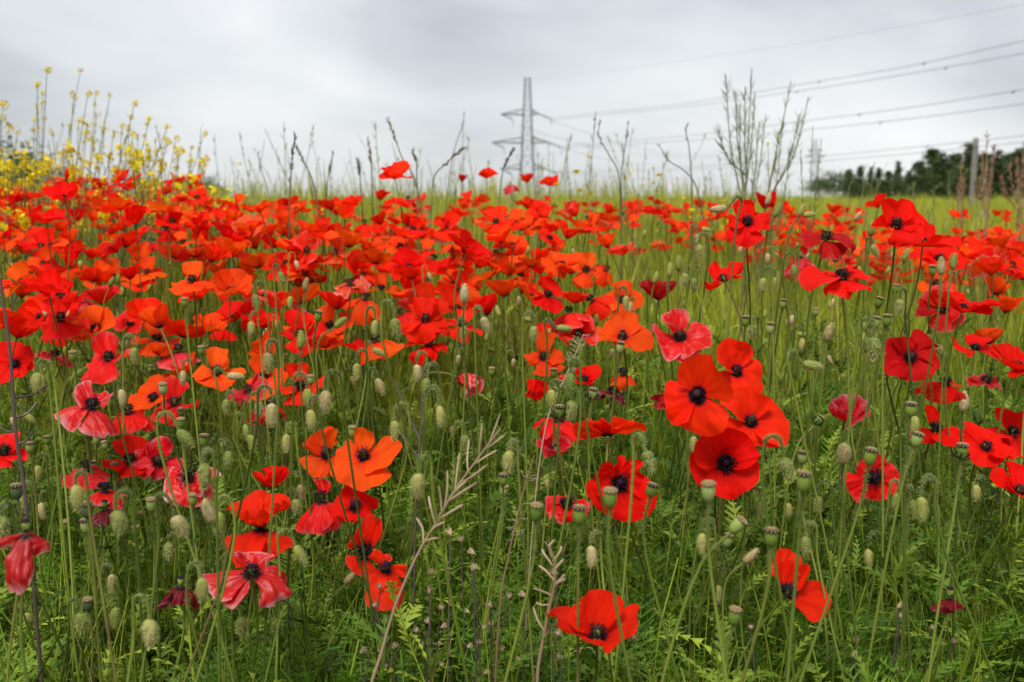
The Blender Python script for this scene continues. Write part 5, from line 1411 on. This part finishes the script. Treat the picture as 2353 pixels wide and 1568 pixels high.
M_POST = plain("weathered_wood", (0.24, 0.225, 0.21), .85, .35, 14, bump=.6, bdist=.006, stretch=(6, 6, .5))
def post():
    d = 16.0; x = (2223 - PW / 2) / F * d; g = ground(x, d); h = P(2223, 319, d).z - g
    rt = root("wooden_post", (x, d, g - .05), "grey weathered wooden post standing in front of the conifers", "post")
    V, Fq = lathe([(.044, -.1), (.046, .5), (.044, 1.2), (.041, h), (.038, h + .045), (.001, h + .05)], 14)
    a = np.arctan2(V[:, 1], V[:, 0]); k = 1 + .05 * np.sin(5 * a + 3 * V[:, 2]); V[:, 0] *= k; V[:, 1] *= k
    link("shaft", new_mesh("shaft", V, Fq, True), M_POST, rt)
    b = MB(); b.tube(np.array([(-.004, -.054, .9), (-.004, -.062, .93), (.004, -.054, .95)]), .004, 5)
    link("staple", b.mesh("staple"), plain("rusty_wire", (.12, .08, .06), .6, .3), rt)
    q = [(.056 * math.cos(t), .056 * math.sin(t), h - .10) for t in np.linspace(0, 6.283, 15)]
    link("wire_band", new_mesh("wire_band", *tube(q, .004, 5)), bpy.data.materials["rusty_wire"], rt)
post()

# ------------------------------------------------------------------ pylon and cables
M_STEEL = plain("galvanised_steel", (0.06, 0.065, 0.072), .6, .25, .8, spec=.3)
M_INS = plain("glass_insulator", (0.05, 0.20, 0.19), .25, .3, 4, spec=.6)
M_WIRE = plain("aluminium_cable", (0.17, 0.18, 0.195), .5, .2, 1, spec=.4)
def pylon(px, d, top, label, arms, scale=1.0, lean=0.10, detail=True):
    """lattice tower at depth d; arms: (y, left reach, right reach) measured"""
    u = d / F                                  # metres per picture unit there
    x0 = (px - PW / 2) * u; g0 = ground(x0, d); rt = root("electricity_pylon", (x0, d, g0 - .3), label, "pylon")
    H_ = P(px, top, d).z - g0 + .3
    zof = lambda y: P(px, y, d).z - g0 + .3
    hw = lambda z: np.interp(z / H_, [0, .18, .40, 1], [.115, .080, .062, .030]) * H_ * .72
    bar = lambda nm, a, b, r, mat=M_STEEL, par=rt, sides=4: link(nm, new_mesh(nm, *tube(np.array([a, b], float), r, sides)), mat, par)
    cs = [(1, 1), (1, -1), (-1, -1), (-1, 1)]
    ca, sa = math.cos(lean), math.sin(lean)
    def cor(k, z):
        w_ = hw(z); x, y = cs[k][0] * w_, cs[k][1] * w_
        return (x * ca - y * sa, x * sa + y * ca, z)
    zs = [0]; 
    while zs[-1] < H_ * .985: zs.append(min(H_, zs[-1] + max(3.0, hw(zs[-1]) * 2.6)))
    for k in range(4):
        link("leg", new_mesh("leg", *tube(np.array([cor(k, z) for z in np.linspace(0, H_, 14)]), np.linspace(.18, .11, 14) * scale, 4)), M_STEEL, rt)
    for z, z2 in zip(zs[:-1], zs[1:]):
        for k in range(4):
            n = (k + 1) % 4
            bar("brace", cor(k, z), cor(n, z2), .05 * scale); bar("brace", cor(n, z), cor(k, z2), .05 * scale)
            if detail: bar("strut", cor(k, z2), cor(n, z2), .06 * scale)
    tips = []
    for (y, l, r) in arms:
        z = zof(y); rise = 2.1 * scale
        for sgn, ln in ((-1, l), (1, r)):
            tip = (sgn * ln * u, -.3 * sgn, z + .25)
            b = MB()
            ins = [k for k in range(4) if cor(k, z)[0] * sgn > 0]
            for k in ins:
                b.bar(cor(k, z), tip, .17 * scale); b.bar(cor(k, z + rise), tip, .13 * scale)
                for f in (.3, .6):
                    A = np.array(cor(k, z)) * (1 - f) + np.array(tip) * f; B = np.array(cor(k, z + rise)) * (1 - f) + np.array(tip) * f
                    b.bar(A, B, .05 * scale)
            bar("crossarm_chord", cor(ins[0], z), cor(ins[1], z), .06 * scale)
            link("crossarm", b.mesh("crossarm"), M_STEEL, rt)
            tips.append((tip, sgn))
            if detail:
                for off, (dx_, dz_) in enumerate(((4.6, -2.2), (4.2, -1.7))):
                    q = np.array([tip, (tip[0] + dx_, tip[1] - 4 + off * 3, tip[2] + dz_)])
                    n = 17; t = np.linspace(0, 1, n)[:, None]; pts = q[0] * (1 - t) + q[1] * t
                    link("insulator", new_mesh("insulator", *tube(pts, np.where(np.arange(n) % 2, .30, .12), 6)), M_INS, rt)
                e_ = np.array(tip) + np.array([4.6, -4, -2.2])
                link("jumper_loop", new_mesh("jumper_loop", *tube(catmull([e_, e_ + np.array([.3, 1.0, -2.6]), e_ + np.array([-.2, 2, -.2])], 6), .06, 4)), M_WIRE, rt)
    return rt
pylon(1211, 390, 185, "steel lattice pylon with crossarms and green glass insulators on the horizon", [(268, 60, 26), (331, 80, 48), (390, 62, 40)])
pylon(1862, 1150, 322, "tiny far pylon beyond the seeding mustard plants", [(350, 16, 16), (362, 22, 22), (376, 16, 16)], 1.5, .5, False)

def cable(pts, label, group, r, spacers=()):
    """pts (x, y, depth); hung in a smooth curve through them"""
    W = [P(*q) for q in pts]
    o_ = W[0].copy()
    rt = root("power_cable", o_, label, "cable", group)
    q = catmull(W, 10)
    link("conductor", new_mesh("conductor", *tube(q - np.array(o_), r, 5), True), M_WIRE, rt)
    for f in spacers:
        p = q[int(f * (len(q) - 1))] - np.array(o_)
        link("spacer", new_mesh("spacer", *tube(np.array([p + np.array([-.3, 0, -.16]), p + np.array([-.1, 0, -.3]), p + np.array([.3, 0, .16])]), r * 1.9, 5)), M_WIRE, rt)
def dep(x, d1, x0=1265, d0=390, x1=2353):
    f = (x - x0) / (x1 - x0); return 1 / ((1 - f) / d0 + f / d1)
def cab(pts, d1, label, group, r, sp=(), d0=390):
    cable([(x, y, dep(x, d1, d0=d0)) for x, y in pts], label, group, r, sp)
U_ = "topmost pair of power cables rising from the pylon toward the conifer side"
cab([(1265,272),(1600,234),(1860,191),(2100,150),(2353,94),(2480,66)], 150, U_, "topmost cable pair", .055, (.42, .62, .84))
cab([(1268,276),(1600,242),(1860,206),(2100,168),(2353,123),(2480,98)], 150, U_, "topmost cable pair", .055, (.38, .66, .9))
U_ = "middle pair of power cables passing above the conifers"
cab([(1285,336),(1600,310),(1860,277),(2100,246),(2353,206),(2480,184)], 150, U_, "middle cable pair", .055, (.5, .78))
cab([(1290,340),(1600,322),(1860,298),(2100,272),(2353,239),(2480,220)], 150, U_, "middle cable pair", .055, (.55, .85))
U_ = "lowest pair of power cables just above the conifer tops"
cab([(1275,395),(1600,384),(1900,358),(2130,336),(2353,312),(2480,297)], 150, U_, "lowest cable pair", .045, (.6,))
cab([(1275,398),(1600,390),(1900,369),(2130,350),(2353,327),(2480,314)], 150, U_, "lowest cable pair", .045, (.7,))
cab([(1212,186),(1600,135),(1860,96),(2100,56),(2353,10),(2480,-14)], 150, "thin earth wire running from the pylon's peak above all other cables", None, .022)
U_ = "sagging cable running back from the pylon to the tiny far pylon"
for a in ([(1262,276),(1400,322),(1480,343),(1600,356),(1846,351)], [(1282,338),(1400,368),(1500,378),(1620,380),(1842,364)], [(1190,290),(1330,330),(1450,352),(1600,362),(1876,351)], [(1270,396),(1420,408),(1560,412),(1700,404),(1846,377)]):
    cable([(x, y, 390 + (1150 - 390) * ((x - a[0][0]) / (a[-1][0] - a[0][0])) ** 1.6) for x, y in a], U_, "cables back to the far pylon", .075)

print("objects", len(bpy.data.objects))
